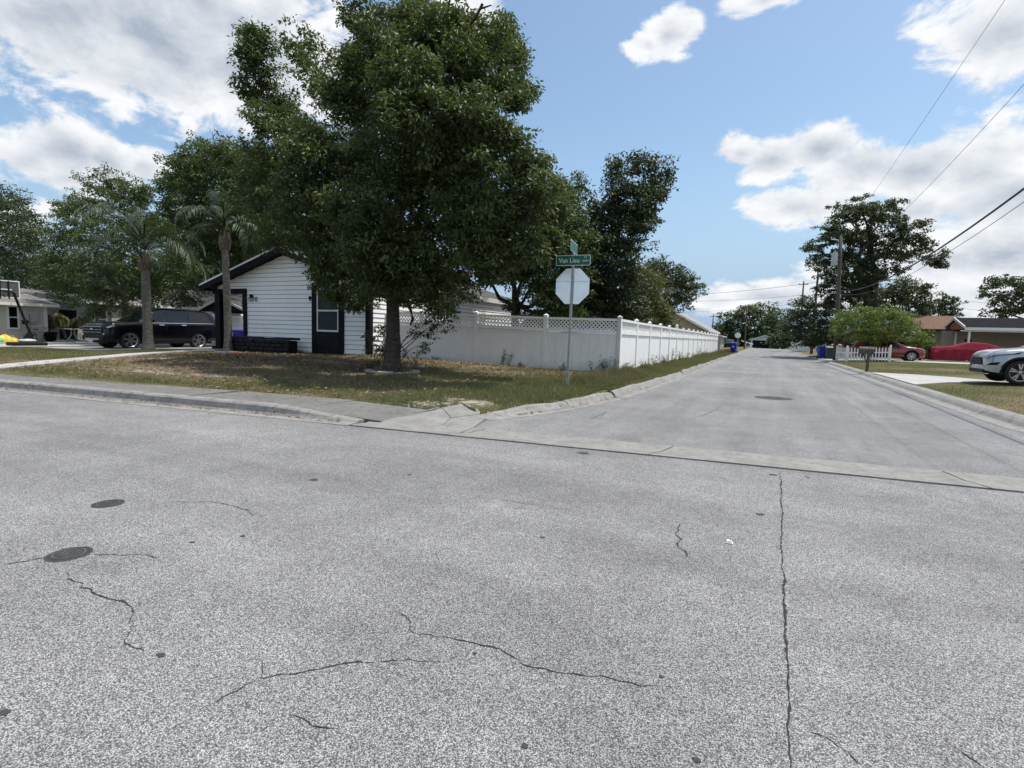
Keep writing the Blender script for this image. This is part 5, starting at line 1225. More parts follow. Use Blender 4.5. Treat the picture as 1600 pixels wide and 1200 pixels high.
def make_car(name, label, cat, c, paint, p, rz, wheel_r, wheel_w, spokes, double, glass, ws, rear_glass, lamp, tail, cladding=None, chrome=True, rails=True, front=None, group='parked cars'):
    t = empty(name, p, label, cat, group, rz)
    bd = c.body().build('body', paint, t, True)
    m_ = bd.modifiers.new('es', 'EDGE_SPLIT'); m_.split_angle = math.radians(38)
    for side in (-1, 1):
        for (s0, s1, sh, tp) in glass:
            c.patch(s0, s1, 11.25, 13.75, .005, 10, 5, side, sh, tp).build('side_window', M_CARGLS, t, True)
        hl = c.patch(lamp[0], lamp[1], lamp[2], lamp[3], .010, 8, 4, side, lamp[4], (0, 0)).build('headlight', M_BLACKP, t, True)
        c.patch(lamp[0] + .05, lamp[1] - .14, lamp[2] + .35, lamp[3] - .25, .015, 8, 4, side, lamp[4] * .8, (0, 0)).build('headlight_lens', M_LAMP, hl, True)
        c.patch(tail[0], tail[1], tail[2], tail[3], .012, 5, 5, side).build('tail_light', M_TAIL, t, True)
        for (s0, s1) in [(g[0] + .02, g[1] - .02) for g in glass[:2]]:
            c.patch(s1 - .34, s1 - .10, 8.1, 8.6, .028, 4, 2, side).build('door_handle', M_CHROME if chrome else paint, t, True)
            c.patch(s1 + .03, s1 + .042, 3.2, 10.6, .003, 1, 10, side).build('door_gap', M_BLACKP, t)
        c.patch(c.arches[0] + c.R + .05, c.arches[1] - c.R - .05, 2.0, 3.3, .014, 10, 3, side).build('side_sill', cladding or M_BLACKP, t, True)
        if chrome: c.patch(glass[0][0] - .05, glass[-1][1] + .1, 10.55, 11.05, .010, 14, 2, side).build('belt_strip', M_CHROME, t, True)
        for sc_ in c.arches:
            if cladding: arch_trim(t, c, sc_, cladding, side=side)
            y = (c.W / 2 - wheel_w / 2 - .03) * side
            wheel(t, c.L / 2 - sc_, y, wheel_r, wheel_w, spokes, double, side)
        # mirror
        a = c.pt(glass[0][0] + .22, 11.2); yo = side * (-a[1]) if False else a[1] * (1 if side < 0 else -1)
        b = MB(); ys_ = -1 if side < 0 else 1; b.box((a[0] - .06, min(yo + ys_ * .02, yo + ys_ * .24), a[2] + .0), (a[0] + .12, max(yo + ys_ * .02, yo + ys_ * .24), a[2] + .17)); b.build('mirror', paint, t, bevel=.04)
        if rails:
            P_ = [c.pt(s, 15.2) + np.array([0, 0, .05 * min(1, 8 * min(k / 12, 1 - k / 12))]) for k, s in enumerate(np.linspace(ws[1] + .35, c.L - .75, 13))]
            b = MB(); b.tube([(q[0], q[1] * (1 if side < 0 else -1), q[2]) for q in P_], .02, 6); b.build('roof_rail', M_BLACKP, t, True)
    # windscreen: both halves over the sloping front of the cabin
    b = MB(); ns = 8; cols = [14.6, 15.5, 16.2, 17, 18, 18.98]; V = []
    for i in range(ns + 1):
        s = ws[0] + (ws[1] - ws[0]) * i / ns; row = [c.pt(s, p_) for p_ in cols]; row = row + [np.array([q[0], -q[1], q[2]]) for q in row[::-1][1:]]
        V += [(q[0] + .006, q[1], q[2] + .008) for q in row]
    nc = len(cols) * 2 - 1; b.v = V; b.f = [(i * nc + j, (i + 1) * nc + j, (i + 1) * nc + j + 1, i * nc + j + 1) for i in range(ns) for j in range(nc - 1)]; b.build('windscreen', M_CARGLS, t, True)
    if rear_glass:
        b = MB(); V = []
        for i in range(ns + 1):
            s = rear_glass[0] + (rear_glass[1] - rear_glass[0]) * i / ns; row = [c.pt(s, p_) for p_ in cols]; row = row + [np.array([q[0], -q[1], q[2]]) for q in row[::-1][1:]]
            V += [(q[0] - .006, q[1], q[2] + .006) for q in row]
        b.v = V; b.f = [(i * nc + j, (i + 1) * nc + j, (i + 1) * nc + j + 1, i * nc + j + 1) for i in range(ns) for j in range(nc - 1)]; b.build('rear_window', M_CARGLS, t, True)
    # dark underbody between the wheels
    b = MB(); b.box((-c.L / 2 + .25, -c.W / 2 + wheel_w + .12, .26), (c.L / 2 - .25, c.W / 2 - wheel_w - .12, .75)); b.box((c.L / 2 - c.arches[1] + c.R + .05, -c.W / 2 + .12, .24), (c.L / 2 - c.arches[0] - c.R - .05, c.W / 2 - .12, .45)); b.build('underbody', M_BLACKP, t)
    if front: front(t, c)
    return t
# black full size SUV, nose towards the front street
cb = CarShape(5.45, 2.02, [(0, 1.06), (.05, 1.13), (.25, 1.20), (1.25, 1.27), (1.42, 1.30), (2.25, 1.86), (2.6, 1.93), (3.8, 1.95), (4.9, 1.90), (5.15, 1.80), (5.32, 1.45), (5.45, 1.02)],
              [(0, .94), (.25, 1.08), (1.3, 1.20), (3, 1.22), (5.1, 1.26), (5.32, 1.2), (5.45, .95)], [(0, .42), (.3, .30), (1, .30), (4.7, .32), (5.2, .42), (5.45, .55)],
              [(0, .80), (.08, .90), (.3, .965), (.8, 1.0), (4.6, 1.0), (5.2, .97), (5.4, .92), (5.45, .86)], (1.02, 4.28), .47)
def front_black(t, c):
    x = c.L / 2
    b = MB(); b.box((x - .03, -.74, .62), (x + .035, .74, 1.02)); gr = b.build('grille', M_BLACKP, t, bevel=.03)
    for k, (z, h_) in enumerate(((.985, .022), (.86, .012), (.74, .012))): b = MB(); b.box((x + .0355, -.76 + .02 * k, z), (x + .055, .76 - .02 * k, z + h_)); b.build('grille_bar', M_CHROME, gr)
    b = MB(); b.prism([(x + .056, .09 * math.cos(k * math.pi / 8), .885 + .04 * math.sin(k * math.pi / 8)) for k in range(16)], (.01, 0, 0)); b.build('badge', M_CHROME, gr)
    b = MB(); b.box((x - .2, -.86, .40), (x + .05, .86, .60)); bu = b.build('lower_bumper', M_BLACKP, t, bevel=.05)
    b = MB(); b.box((x + .051, -.55, .42), (x + .068, .55, .48)); b.build('skid_plate', M_RIM, bu, bevel=.01)
    for s in (-1, 1):
        b = MB(); b.box((x - .16, min(s * .70, s * .90), .66), (x + .02, max(s * .70, s * .90), .70)); b.build('fog_lamp', M_CHROME, t)
make_car('black_suv', 'glossy black full size SUV parked behind the left palm', 'car', cb, M_CARBLK, (-27.2, 16.28, .235), -math.pi / 2, .41, .28, 6, False,
         [(1.72, 2.66, .0, (.52, 0)), (2.76, 3.74, 0, (.02, .02)), (3.84, 5.0, 0, (.03, .24))], (1.42, 2.22), (5.12, 5.30), (.04, .52, 7.6, 9.8, -.04), (5.16, 5.40, 7.0, 10.6), None, True, True, front_black)
# silver SUV, nose towards the side street
cs = CarShape(4.95, 1.93, [(0, .84), (.04, .92), (.2, 1.0), (.5, 1.07), (1.0, 1.13), (1.22, 1.15), (2.1, 1.60), (2.45, 1.67), (3.3, 1.69), (4.3, 1.62), (4.65, 1.50), (4.85, 1.15), (4.95, .95)],
              [(0, .78), (.2, .9), (1.2, 1.05), (3, 1.08), (4.6, 1.14), (4.95, .9)], [(0, .36), (.15, .28), (.5, .23), (4.4, .25), (4.8, .36), (4.95, .5)],
              [(0, .62), (.05, .76), (.18, .88), (.45, .965), (.8, 1.0), (4.2, 1.0), (4.7, .95), (4.95, .82)], (.80, 3.65), .435)
def front_silver(t, c):
    x = c.L / 2
    b = MB(); b.prism([(x + .012, -.40, .80), (x + .012, .40, .80), (x + .022, .52, .56), (x + .022, -.52, .56)], (.016, 0, 0)); gr = b.build('grille', M_BLACKP, t)
    for k in range(4): b = MB(); b.box((x + .032, -.41 - .02 * k, .765 - k * .055), (x + .046, .41 + .02 * k, .778 - k * .055)); b.build('grille_bar', M_RIMD, gr)
    for side in (-1, 1):
        c.patch(.04, .26, 4.6, 6.0, .012, 8, 4, side, .12).build('corner_vent', M_BLACKP, t, True)
        c.patch(.02, .34, 3.3, 5.2, .020, 8, 4, side, .0).build('corner_blade', M_CARSIL, t, True)
        c.patch(.0, .50, 1.6, 3.6, .012, 8, 4, side).build('lower_cladding', M_BLACKP, t, True)
        c.patch(.15, .95, 15.2, 15.5, .006, 8, 2, side).build('bonnet_crease', M_RIMD, t, True)
    b = MB(); b.box((x - .15, -.66, .30), (x + .02, .66, .44)); b.build('lower_bumper', M_BLACKP, t, bevel=.04)
make_car('silver_suv', 'silver SUV with dark spoked wheels nosing in at the right edge', 'car', cs, M_CARSIL, (8.78, 22.2, .30), math.pi, .375, .23, 5, True,
         [(1.55, 2.42, .0, (.50, 0)), (2.50, 3.40, 0, (.02, .02)), (3.48, 4.35, 0, (.03, .45))], (1.24, 2.06), (4.45, 4.82), (.10, .80, 8.5, 10.4, .16), (4.55, 4.9, 6.6, 9.6), M_BLACKP, False, True, front_silver)
# red crossover behind the picket fence
cr_ = CarShape(4.6, 1.86, [(0, .80), (.05, .88), (.25, .96), (1.0, 1.06), (1.2, 1.08), (2.1, 1.52), (2.5, 1.60), (3.3, 1.58), (4.1, 1.42), (4.45, 1.15), (4.6, .9)],
               [(0, .76), (.3, .88), (1.2, .98), (3, 1.02), (4.3, 1.1), (4.6, .86)], [(0, .34), (.2, .26), (.6, .22), (4.1, .25), (4.6, .45)],
               [(0, .62), (.06, .78), (.25, .90), (.6, .98), (1, 1.0), (3.9, 1.0), (4.4, .95), (4.6, .82)], (.88, 3.55), .42)
make_car('red_suv', 'dark red crossover car parked behind the white picket fence', 'car', cr_, M_CARRED, (8.35, 48.6, .32), 0., .36, .22, 7, False,
         [(1.5, 2.40, .0, (.5, 0)), (2.48, 3.35, 0, (.02, .03)), (3.42, 3.95, 0, (.03, .40))], (1.2, 2.05), (3.95, 4.4), (.06, .6, 8.6, 10.2, .06), (4.3, 4.56, 7, 10), M_BLACKP, True, False, None)
# car under a red cloth cover
cv = CarShape(4.7, 1.9, [(0, .98), (.12, 1.10), (1.0, 1.18), (1.3, 1.22), (2.1, 1.50), (2.7, 1.53), (3.3, 1.47), (4.0, 1.22), (4.55, 1.08), (4.7, .85)],
              [(0, .7), (.3, .9), (1.3, 1.0), (3.2, 1.02), (4.4, .95), (4.7, .7)], [(0, .10), (2.3, .16), (4.7, .10)], [(0, .84), (.15, .94), (.5, 1.0), (4.1, 1.02), (4.5, .92), (4.7, .74)], (), .1)
b = cv.body(); t = empty('covered_car', (14.1, 51.6, .32), 'car under a fitted red cloth cover in front of the carport', 'covered car', None, math.pi)
V = np.array(b.v); ang = np.arctan2(V[:, 1], V[:, 0]); low = np.clip((1.1 - V[:, 2]) / .9, 0, 1)
dn = (fbm(V[:, 0] * 1.0 + V[:, 2] * .9, V[:, 2] * .6 + V[:, 1] * .3, .42) - .5) * .26 * (.3 + low) + (fbm(V[:, 0] + 9, V[:, 2] * 2.2, .8) - .5) * .12 * low + .03 * low * np.sin(V[:, 0] * 9)
V[:, 1] += np.sign(V[:, 1]) * (dn + .03 * low); V[:, 2] += dn * .4 * (V[:, 2] > .3); V[:, 0] *= 1 + dn * .25
b.v = [tuple(q) for q in V]; b.build('cloth_cover', M_COVER, t, True)
# far vehicles seen as small shapes: dark pickup at the left end of the street, white van to the right
cp = CarShape(5.3, 1.95, [(0, .95), (.1, 1.05), (1.3, 1.15), (2.0, 1.70), (2.4, 1.78), (3.3, 1.75), (3.5, 1.2), (5.2, 1.15), (5.3, 1.0)], [(0, .9), (1.3, 1.05), (3.4, 1.1), (5.3, .95)], [(0, .4), (.3, .32), (5.0, .4), (5.3, .5)], [(0, .8), (.2, .95), (.6, 1), (5, 1), (5.3, .9)], (1.0, 4.2), .44)
make_car('dark_pickup', 'dark pickup truck parked far away on the left verge', 'truck', cp, M_CARBLK, (-6.4, 116, .1), -math.pi / 2, .38, .24, 6, False, [(1.65, 2.45, 0, (.45, 0)), (2.52, 3.28, 0, (.02, .1))], (1.35, 2.0), None, (.05, .4, 8, 10, 0), (5.1, 5.28, 7, 10), None, True, False, None)
M_VANW = pm('white_car_paint', (.62, .64, .66), .3, .05, 2, coat=.7)
make_car('white_car', 'pale car parked far away by the white shed on the right', 'car', cr_, M_VANW, (8.6, 90, .2), math.pi / 2 + .5, .36, .22, 7, False,
         [(1.5, 2.40, .0, (.5, 0)), (2.48, 3.35, 0, (.02, .03)), (3.42, 3.95, 0, (.03, .40))], (1.2, 2.05), (3.95, 4.4), (.06, .6, 8.6, 10.2, .06), (4.3, 4.56, 7, 10), None, True, False, None)
# ------------------------------------------------------------------ vegetation
def leaves(C, Rr, cnt, ll, lw, rng, droop=.35, up=.8, tl=0.0):
    """leaf diamonds in small sprays: C (n,3) spray centres, Rr (n,3) radii, cnt leaves each"""
    n = len(C); T = n * cnt; ci = np.repeat(np.arange(n), cnt)
    d = rng.normal(size=(T, 3)); d /= np.linalg.norm(d, axis=1)[:, None]; r = rng.rand(T) ** .45
    off = d * r[:, None] * Rr[ci]; P_ = C[ci] + off
    a = d.copy(); a[:, 2] = a[:, 2] * .5 - droop + rng.normal(scale=.35, size=T); a += rng.normal(scale=.45, size=(T, 3)); a /= np.linalg.norm(a, axis=1)[:, None]
    nr = rng.normal(scale=.55, size=(T, 3)); nr[:, 2] += up; b = np.cross(nr, a); b /= np.linalg.norm(b, axis=1)[:, None] + 1e-6
    nn = np.cross(a, b); L_ = ll * rng.uniform(.65, 1.3, T)[:, None]; W_ = lw * rng.uniform(.7, 1.25, T)[:, None]
    V = np.empty((T, 4, 3)); V[:, 0] = P_ - a * L_ * .5; V[:, 1] = P_ + b * W_ * .5 + nn * W_ * .12; V[:, 2] = P_ + a * L_ * .5; V[:, 3] = P_ - b * W_ * .5 + nn * W_ * .12
    spray = rng.rand(n)[ci]; tint = np.clip(.62 * spray ** 1.3 + .32 * rng.rand(T) + .10 * d[:, 2] * r + .04 + tl, 0, 1)  # random tones; spray tops lighter, light from above put into the colour
    return V.reshape(-1, 3), tint
def crown_cloud(lumps, Y0, dens, ll, lw, sub, cnt, seed, depth, droop=.35, tl=0., fill=.42, gaps=0.):
    """lumps: (u, v, ru, rv[, dy]) ellipses of the crown, each given its own distance and thickness"""
    rng = np.random.RandomState(seed); Cs = []; centres = []
    us = np.array([l[0] for l in lumps]); vs = np.array([l[1] for l in lumps]); cu, cv_ = us.mean(), vs.mean(); su, sv = np.ptp(us) / 2 + 30, np.ptp(vs) / 2 + 30
    for l in lumps:
        u, v, ru, rv = l[:4]; e = max(0., 1 - ((u - cu) / su) ** 2 - ((v - cv_) / sv) ** 2)
        dys = [l[4]] if len(l) > 4 else ([-depth * math.sqrt(e) * rng.uniform(.55, 1), depth * math.sqrt(e) * rng.uniform(.3, 1)] if e > .25 else [rng.uniform(-.5, .5) * depth * .5])
        for dy in dys:
            c = at(u, v, Y0 + dy); k = mpp(c); R3 = np.array([ru * k, (ru + rv) * .5 * k, rv * k]); centres.append((c, R3))
            n = max(2, int(dens * ru * rv * math.pi / cnt / len(dys) ** .5))
            d = rng.normal(size=(n, 3)); d /= np.linalg.norm(d, axis=1)[:, None]; r = rng.rand(n) ** fill; r = np.where(rng.rand(n) < .14, rng.uniform(1.0, 1.38, n), r)
            Cs.append(c + d * r[:, None] * R3)
    C = np.concatenate(Cs)
    if gaps: C = C[fbm(C[:, 0] + C[:, 2] * .8, C[:, 1] + C[:, 2] * 1.1, gaps) > .43]
    m_ = len(C); Rr = np.stack([sub * rng.uniform(.6, 1.35, m_), sub * rng.uniform(.6, 1.35, m_), sub * rng.uniform(.3, .7, m_)], -1)
    V, tint = leaves(C, Rr, cnt, ll, lw, rng, droop, tl=tl)
    return V, tint, centres, C
def bend(a, c, n, sag, rng, wob):
    a = np.array(a, float); c = np.array(c, float); P_ = []
    w1 = rng.normal(scale=wob, size=3)
    for k in range(n + 1): t = k / n; P_.append(a + (c - a) * t + np.array([0, 0, sag * math.sin(math.pi * t)]) + w1 * math.sin(2 * math.pi * t))
    return P_
def make_tree(name, label, base, lumps, Y0, leafm, barkm, trunk_h, trunk_r, dens, ll, lw, sub, cnt, seed, depth, nlimb=10, group=None, droop=.35, tl=0., cat='tree', fill=.42, twigs=0, trunk_top=None, gaps=0.):
    base = np.array(base, float); t = empty(name, base, label, cat, group); rng = np.random.RandomState(seed + 100)
    V, tint, cen, C = crown_cloud(lumps, Y0, dens, ll, lw, sub, cnt, seed, depth, droop, tl, fill, gaps)
    me = np_mesh('crown', V - base, np.arange(len(V)).reshape(-1, 4), leafm, tint); link('crown', me, t)
    top = base + np.array([0, 0, trunk_h]) if trunk_top is None else np.array(trunk_top, float)
    n = 9; path = []; rad = []
    for k in range(n + 1):
        f = k / n; path.append(base + (top - base) * f + np.array([rng.normal(scale=.02), rng.normal(scale=.02), -.15 if k == 0 else 0])); rad.append(trunk_r * (1 + .55 * math.exp(-f * 9)) * (1 - .25 * f))
    b = MB(base); b.tube(path, rad, 14); b.build('trunk', barkm, t, True)
    order = sorted(range(len(cen)), key=lambda i: -cen[i][1][0]); pick = order[:nlimb]
    for i in pick:
        c = cen[i][0]; s0 = base + (top - base) * rng.uniform(.75, 1.0); r0 = trunk_r * rng.uniform(.32, .55)
        P_ = bend(s0, c, 7, .12 * np.linalg.norm(c - s0) * rng.uniform(-.3, .8), rng, .08 * np.linalg.norm(c - s0))
        b = MB(base); b.tube(P_, [r0 * (1 - .8 * k / 7) + .012 for k in range(8)], 7, False); lb = b.build('limb', barkm, t, True)
    if twigs:
        b = MB(base)
        for i in rng.choice(len(C), min(twigs, len(C)), replace=False):
            j = min(range(len(cen)), key=lambda q: np.sum((cen[q][0] - C[i]) ** 2)); b.tube(bend(cen[j][0], C[i], 3, .05, rng, .08), [.022, .016, .011, .006], 4, False)
        tag(b.build('twigs', barkm, t), kind='stuff')
    return t
# ---- the street oak
OAK = [(400, 75, 26, 34), (412, 130, 34, 36), (390, 165, 20, 22), (412, 190, 34, 30), (470, 70, 24, 28), (494, 100, 38, 30), (385, 55, 14, 14), (525, 150, 30, 20),
       (565, 22, 30, 26), (590, 55, 42, 30), (640, 30, 34, 28), (640, 75, 48, 34), (690, 45, 40, 34), (735, 62, 44, 38), (778, 72, 34, 36), (800, 105, 22, 38), (826, 143, 16, 10), (790, 45, 12, 14),
       (570, 105, 40, 30), (640, 125, 60, 36), (720, 115, 50, 34), (775, 140, 26, 24), (800, 160, 18, 14),
       (450, 178, 36, 24), (470, 212, 58, 30), (560, 165, 60, 40), (650, 185, 68, 40), (735, 190, 48, 34), (778, 205, 26, 16), (808, 222, 20, 12),
       (420, 245, 48, 34), (500, 255, 70, 44), (600, 255, 78, 50), (700, 255, 72, 48), (775, 255, 46, 34), (826, 262, 30, 24), (850, 290, 24, 22),
       (410, 305, 40, 38), (480, 320, 60, 44), (570, 330, 70, 46), (660, 330, 74, 50), (750, 325, 64, 46), (825, 325, 42, 38), (868, 330, 22, 26),
       (440, 365, 40, 28), (510, 385, 52, 34), (590, 395, 62, 40), (670, 400, 62, 42), (745, 385, 56, 38), (810, 385, 42, 32), (855, 375, 24, 22),
       (530, 432, 40, 28), (590, 440, 52, 28), (660, 445, 52, 30), (520, 465, 26, 18), (556, 472, 26, 14), (690, 478, 20, 22), (720, 445, 32, 22), (640, 470, 22, 14), (760, 430, 26, 18), (505, 425, 18, 16)]
ob = gp(613, 581)
oak = make_tree('street_oak', 'large bushy oak street tree standing in a stone ring on the front lawn', ob, OAK, ob[1] + .1, M_OAK, M_BARK, 2.4, .215, .92, .125, .050, .29, 36, 21, 3.0, 22, twigs=500, fill=.33, gaps=.75)
# low shoots round the trunk
rng = np.random.RandomState(77); SH = [(590, 545, 18, 24, -.1), (582, 570, 12, 9, -.2), (600, 515, 12, 12, .1), (655, 520, 16, 14, .1), (680, 512, 24, 14, .2), (662, 545, 10, 12, .0), (700, 500, 14, 8, .2), (575, 525, 8, 10, 0), (650, 560, 6, 6, 0), (672, 490, 14, 14, .3)]
V, tint, cen, C = crown_cloud(SH, ob[1], .30, .10, .040, .16, 16, 5, .3, .35, -.1, .6)
link('trunk_shoots', np_mesh('trunk_shoots', V - ob, np.arange(len(V)).reshape(-1, 4), M_OAK, tint), oak)
b = MB(ob)
for (u, v, ru, rv, dy) in SH: c = at(u, v, ob[1] + dy); b.tube(bend(ob + np.array([rng.uniform(-.2, .2), rng.uniform(-.2, .1), rng.uniform(.05, .6)]), c, 5, .1, rng, .08), [.016, .014, .012, .01, .007, .004], 5, False)
b.build('shoot_stems', M_BARK, oak)
# dead branch at the top, and a bare stub hanging low
q = [at(u, v, ob[1] - 1.6) for u, v in ((700, 78), (722, 50), (742, 30), (750, 14), (768, 8))]
b = MB(ob); b.tube(q, [.05, .04, .032, .026, .012], 7); b.tube([q[2], at(754, 6, ob[1] - 1.6)], [.028, .03], 6); b.tube([at(697, 40, ob[1] - 1.5), at(701, 8, ob[1] - 1.5), at(706, -14, ob[1] - 1.5)], [.03, .025, .018], 6); b.build('dead_branch', M_BARKD, oak)
b = MB(ob); b.tube([at(u, v, ob[1] + .4) for u, v in ((634, 470), (642, 485), (645, 498), (641, 508))], [.05, .045, .05, .02], 7); b.build('branch_stub', M_BARK, oak)
# stone ring at its foot: separate curved blocks
sr = empty('tree_ring', ob, 'ring of pale edging stones round the foot of the street oak', 'tree ring'); rg = random.Random(12)
for k in range(14):
    a0 = 2 * math.pi * k / 14 + .02; a1 = 2 * math.pi * (k + 1) / 14 - .02; r0, r1 = .62, .80; zt = float(rg.uniform(.03, .07)); b = MB(); vs = []
    for a in np.linspace(a0, a1, 4):
        for r_, z in ((r0, -.06), (r0, zt), (r1, zt - .01), (r1, -.06)): vs.append((r_ * math.cos(a), r_ * math.sin(a) * .9, z))
    fs = [(i * 4 + j, i * 4 + (j + 1) % 4, (i + 1) * 4 + (j + 1) % 4, (i + 1) * 4 + j) for i in range(3) for j in range(4)] + [(0, 1, 2, 3), (15, 14, 13, 12)]
    b.add(vs, fs); b.build('edging_stone', M_STONE, sr, bevel=.012)

# ---- trees behind and around
def g_(x, y, f=zlawn): return (x, y, float(f(x, y)))
make_tree('background_oak', 'dark rounded oak behind the right palm and left of the street oak', g_(-30.5, 24), [(320, 250, 40, 30), (285, 262, 28, 22), (350, 245, 36, 26), (270, 290, 26, 26), (320, 300, 50, 36), (375, 285, 40, 40), (300, 345, 44, 36), (360, 345, 46, 40), (265, 330, 20, 26), (400, 330, 34, 50), (330, 385, 46, 30), (385, 390, 40, 34), (405, 260, 26, 36)], 22, M_OAK, M_BARKD, 4, .3, .80, .19, .085, .42, 30, 31, 2.5, 7, tl=-.1)
make_tree('yard_tree', 'leafy tree with feathery top standing behind the black SUV', g_(*atx(197, 520, -31.5)[:2]), [(165, 285, 30, 22), (130, 320, 40, 26), (195, 310, 34, 26), (100, 335, 20, 16), (220, 300, 20, 18), (110, 370, 40, 28), (170, 365, 50, 34), (230, 360, 36, 30), (90, 415, 36, 26), (150, 415, 54, 32), (215, 415, 46, 32), (275, 410, 40, 28), (110, 455, 44, 20), (170, 462, 56, 20), (240, 455, 46, 24), (300, 440, 28, 22), (75, 440, 20, 16), (290, 470, 26, 12), (150, 490, 18, 9), (215, 488, 30, 9)], atx(197, 520, -31.5)[1] + 1.2, M_MID, M_BARKD, 3.2, .17, .78, .17, .066, .36, 28, 33, 2.2, 10, twigs=150)
make_tree('far_left_tree', 'very dark tree at the left edge behind the cream house', g_(-62, 27), [(0, 320, 40, 34), (30, 345, 34, 34), (5, 390, 46, 40), (50, 375, 26, 26), (20, 430, 44, 26), (60, 420, 22, 34), (-60, 370, 60, 60)], 26, M_DARK, M_BARKD, 5, .35, .6, .26, .12, .7, 28, 35, 3, 5)
make_tree('dark_rear_tree', 'dense dark tree mass seen above the white house roof, left of its ridge', g_(-33, 34), [(420, 350, 50, 40), (370, 400, 50, 36), (440, 400, 50, 36), (330, 420, 40, 30), (470, 370, 40, 40), (400, 430, 50, 22), (345, 450, 36, 20), (300, 400, 36, 30), (510, 400, 50, 50), (560, 430, 50, 30)], 33, M_DARK, M_BARKD, 4, .35, .62, .28, .13, .7, 28, 37, 3, 6)
make_tree('distant_left_trees', 'low dark tree behind the grey roofed house', g_(-58, 40), [(90, 430, 50, 34), (150, 440, 50, 30), (220, 445, 50, 30), (280, 440, 50, 34), (50, 440, 40, 26)], 40, M_DARK, M_BARKD, 3, .35, .6, .34, .16, .8, 28, 39, 3, 3)
make_tree('yard_oak', 'green tree in the fenced yard right of the street oak', g_(-11, 23.5), [(800, 400, 50, 40), (850, 380, 40, 40), (880, 320, 20, 24), (905, 290, 12, 16), (820, 350, 40, 40), (790, 425, 30, 18), (845, 440, 40, 36), (890, 420, 34, 40), (868, 300, 24, 26), (893, 335, 22, 30), (905, 378, 24, 30), (860, 345, 34, 34), (870, 470, 40, 18), (760, 405, 30, 18), (770, 330, 40, 40), (850, 495, 34, 14), (890, 500, 40, 18), (830, 508, 20, 10), (795, 478, 8, 10)], 23, M_MID, M_BARKD, 2.6, .22, .8, .17, .07, .4, 28, 41, 2, 8, tl=-.15)
make_tree('leaning_tree', 'tall dark tree leaning right above the white fence', g_(-9.0, 26), [(960, 270, 18, 20), (1000, 255, 26, 18), (1030, 275, 20, 24), (1015, 300, 28, 22), (975, 300, 26, 24), (945, 325, 30, 24), (985, 340, 36, 26), (1010, 330, 20, 18), (935, 365, 36, 28), (975, 380, 34, 26), (940, 410, 40, 28), (925, 450, 40, 34), (975, 440, 36, 34), (910, 390, 24, 30), (955, 480, 44, 18), (1000, 350, 22, 20), (905, 470, 34, 26), (900, 500, 40, 16), (950, 505, 40, 16), (980, 495, 30, 20)], 26, M_DARK, M_BARKD, 4.0, .24, .72, .17, .075, .38, 28, 43, 1.6, 12, twigs=160)
make_tree('olive_shrub_tree', 'olive green bushy tree just behind the long street fence', g_(-7.3, 33), [(1000, 430, 26, 22), (985, 460, 30, 24), (1015, 470, 30, 26), (1000, 495, 40, 12), (1040, 490, 16, 14), (960, 490, 30, 16), (1020, 440, 20, 16), (1010, 510, 40, 12), (1045, 505, 16, 10)], 32, M_OLIVE, M_BARKD, 1.8, .14, .85, .17, .07, .36, 26, 45, 1.2, 6, tl=-.1)
make_tree('spreading_tree', 'spreading dark tree reaching right over the tan house', g_(-9.5, 43), [(1030, 420, 22, 16), (1050, 435, 26, 20), (1080, 452, 18, 10), (1040, 465, 28, 22), (1066, 468, 18, 14), (1010, 430, 26, 18), (1094, 448, 9, 6), (1065, 440, 22, 14)], 42, M_DARK, M_BARKD, 2.6, .2, .8, .22, .10, .45, 24, 47, 1.8, 6)
make_tree('far_street_tree', 'large round tree at the end of the side street, left half', g_(-6, 172), [(1140, 505, 20, 18), (1165, 492, 20, 18), (1130, 520, 16, 16), (1155, 520, 26, 16), (1150, 532, 30, 8)], 166, M_DARK, M_BARKD, 5, .5, 1.1, .62, .36, 1.2, 20, 49, 4, 3)
make_tree('far_street_tree', 'large round tree at the end of the side street, right half', g_(3, 172, zright), [(1195, 487, 22, 14), (1212, 500, 14, 16), (1185, 512, 26, 20), (1208, 520, 18, 14), (1195, 528, 30, 8)], 168, M_OAK, M_BARKD, 5, .5, 1.1, .62, .36, 1.2, 20, 50, 4, 3)
for i, (uu, vv, lab) in enumerate(((1268, 527, 'distant dark tree behind the bins on the right'), (1305, 525, 'distant dark tree behind the transformer pole'), (1345, 522, 'distant dark tree behind the picket fence'), (1000, 512, 'distant tree line left of the tan house roof'), (1226, 526, 'distant dark tree between the far garage and the shed'))):
    make_tree('far_tree', lab, g_(*at(uu, 535, 150)[:2]), [(uu, vv, 18, 15), (uu + 14, vv + 8, 14, 9), (uu - 14, vv + 8, 14, 9), (uu, vv + 13, 20, 6)], 150, M_DARK, M_BARKD, 4, .4, 1.0, .6, .34, 1.2, 20, 52 + i, 3, 2)
# ---- right side
RO = [(1345, 325, 22, 18), (1320, 335, 22, 18), (1365, 335, 20, 20), (1300, 360, 20, 18), (1395, 318, 16, 10), (1382, 340, 20, 18), (1405, 345, 12, 12), (1280, 385, 18, 14), (1262, 388, 8, 6), (1325, 370, 30, 22), (1365, 370, 26, 22), (1415, 360, 16, 14), (1440, 350, 12, 10), (1400, 375, 20, 14), (1430, 375, 20, 14),
      (1285, 410, 20, 20), (1320, 405, 26, 20), (1360, 405, 30, 18), (1400, 395, 20, 14), (1445, 385, 14, 12), (1460, 405, 14, 12), (1472, 412, 12, 10), (1350, 425, 32, 16), (1300, 440, 24, 20), (1415, 400, 18, 10), (1335, 455, 34, 20), (1378, 430, 20, 14), (1478, 398, 6, 8), (1295, 470, 24, 18), (1405, 420, 14, 8)]
p = np.array([9.6, 61, .3]); ro_t = at(1366, 455, 58)
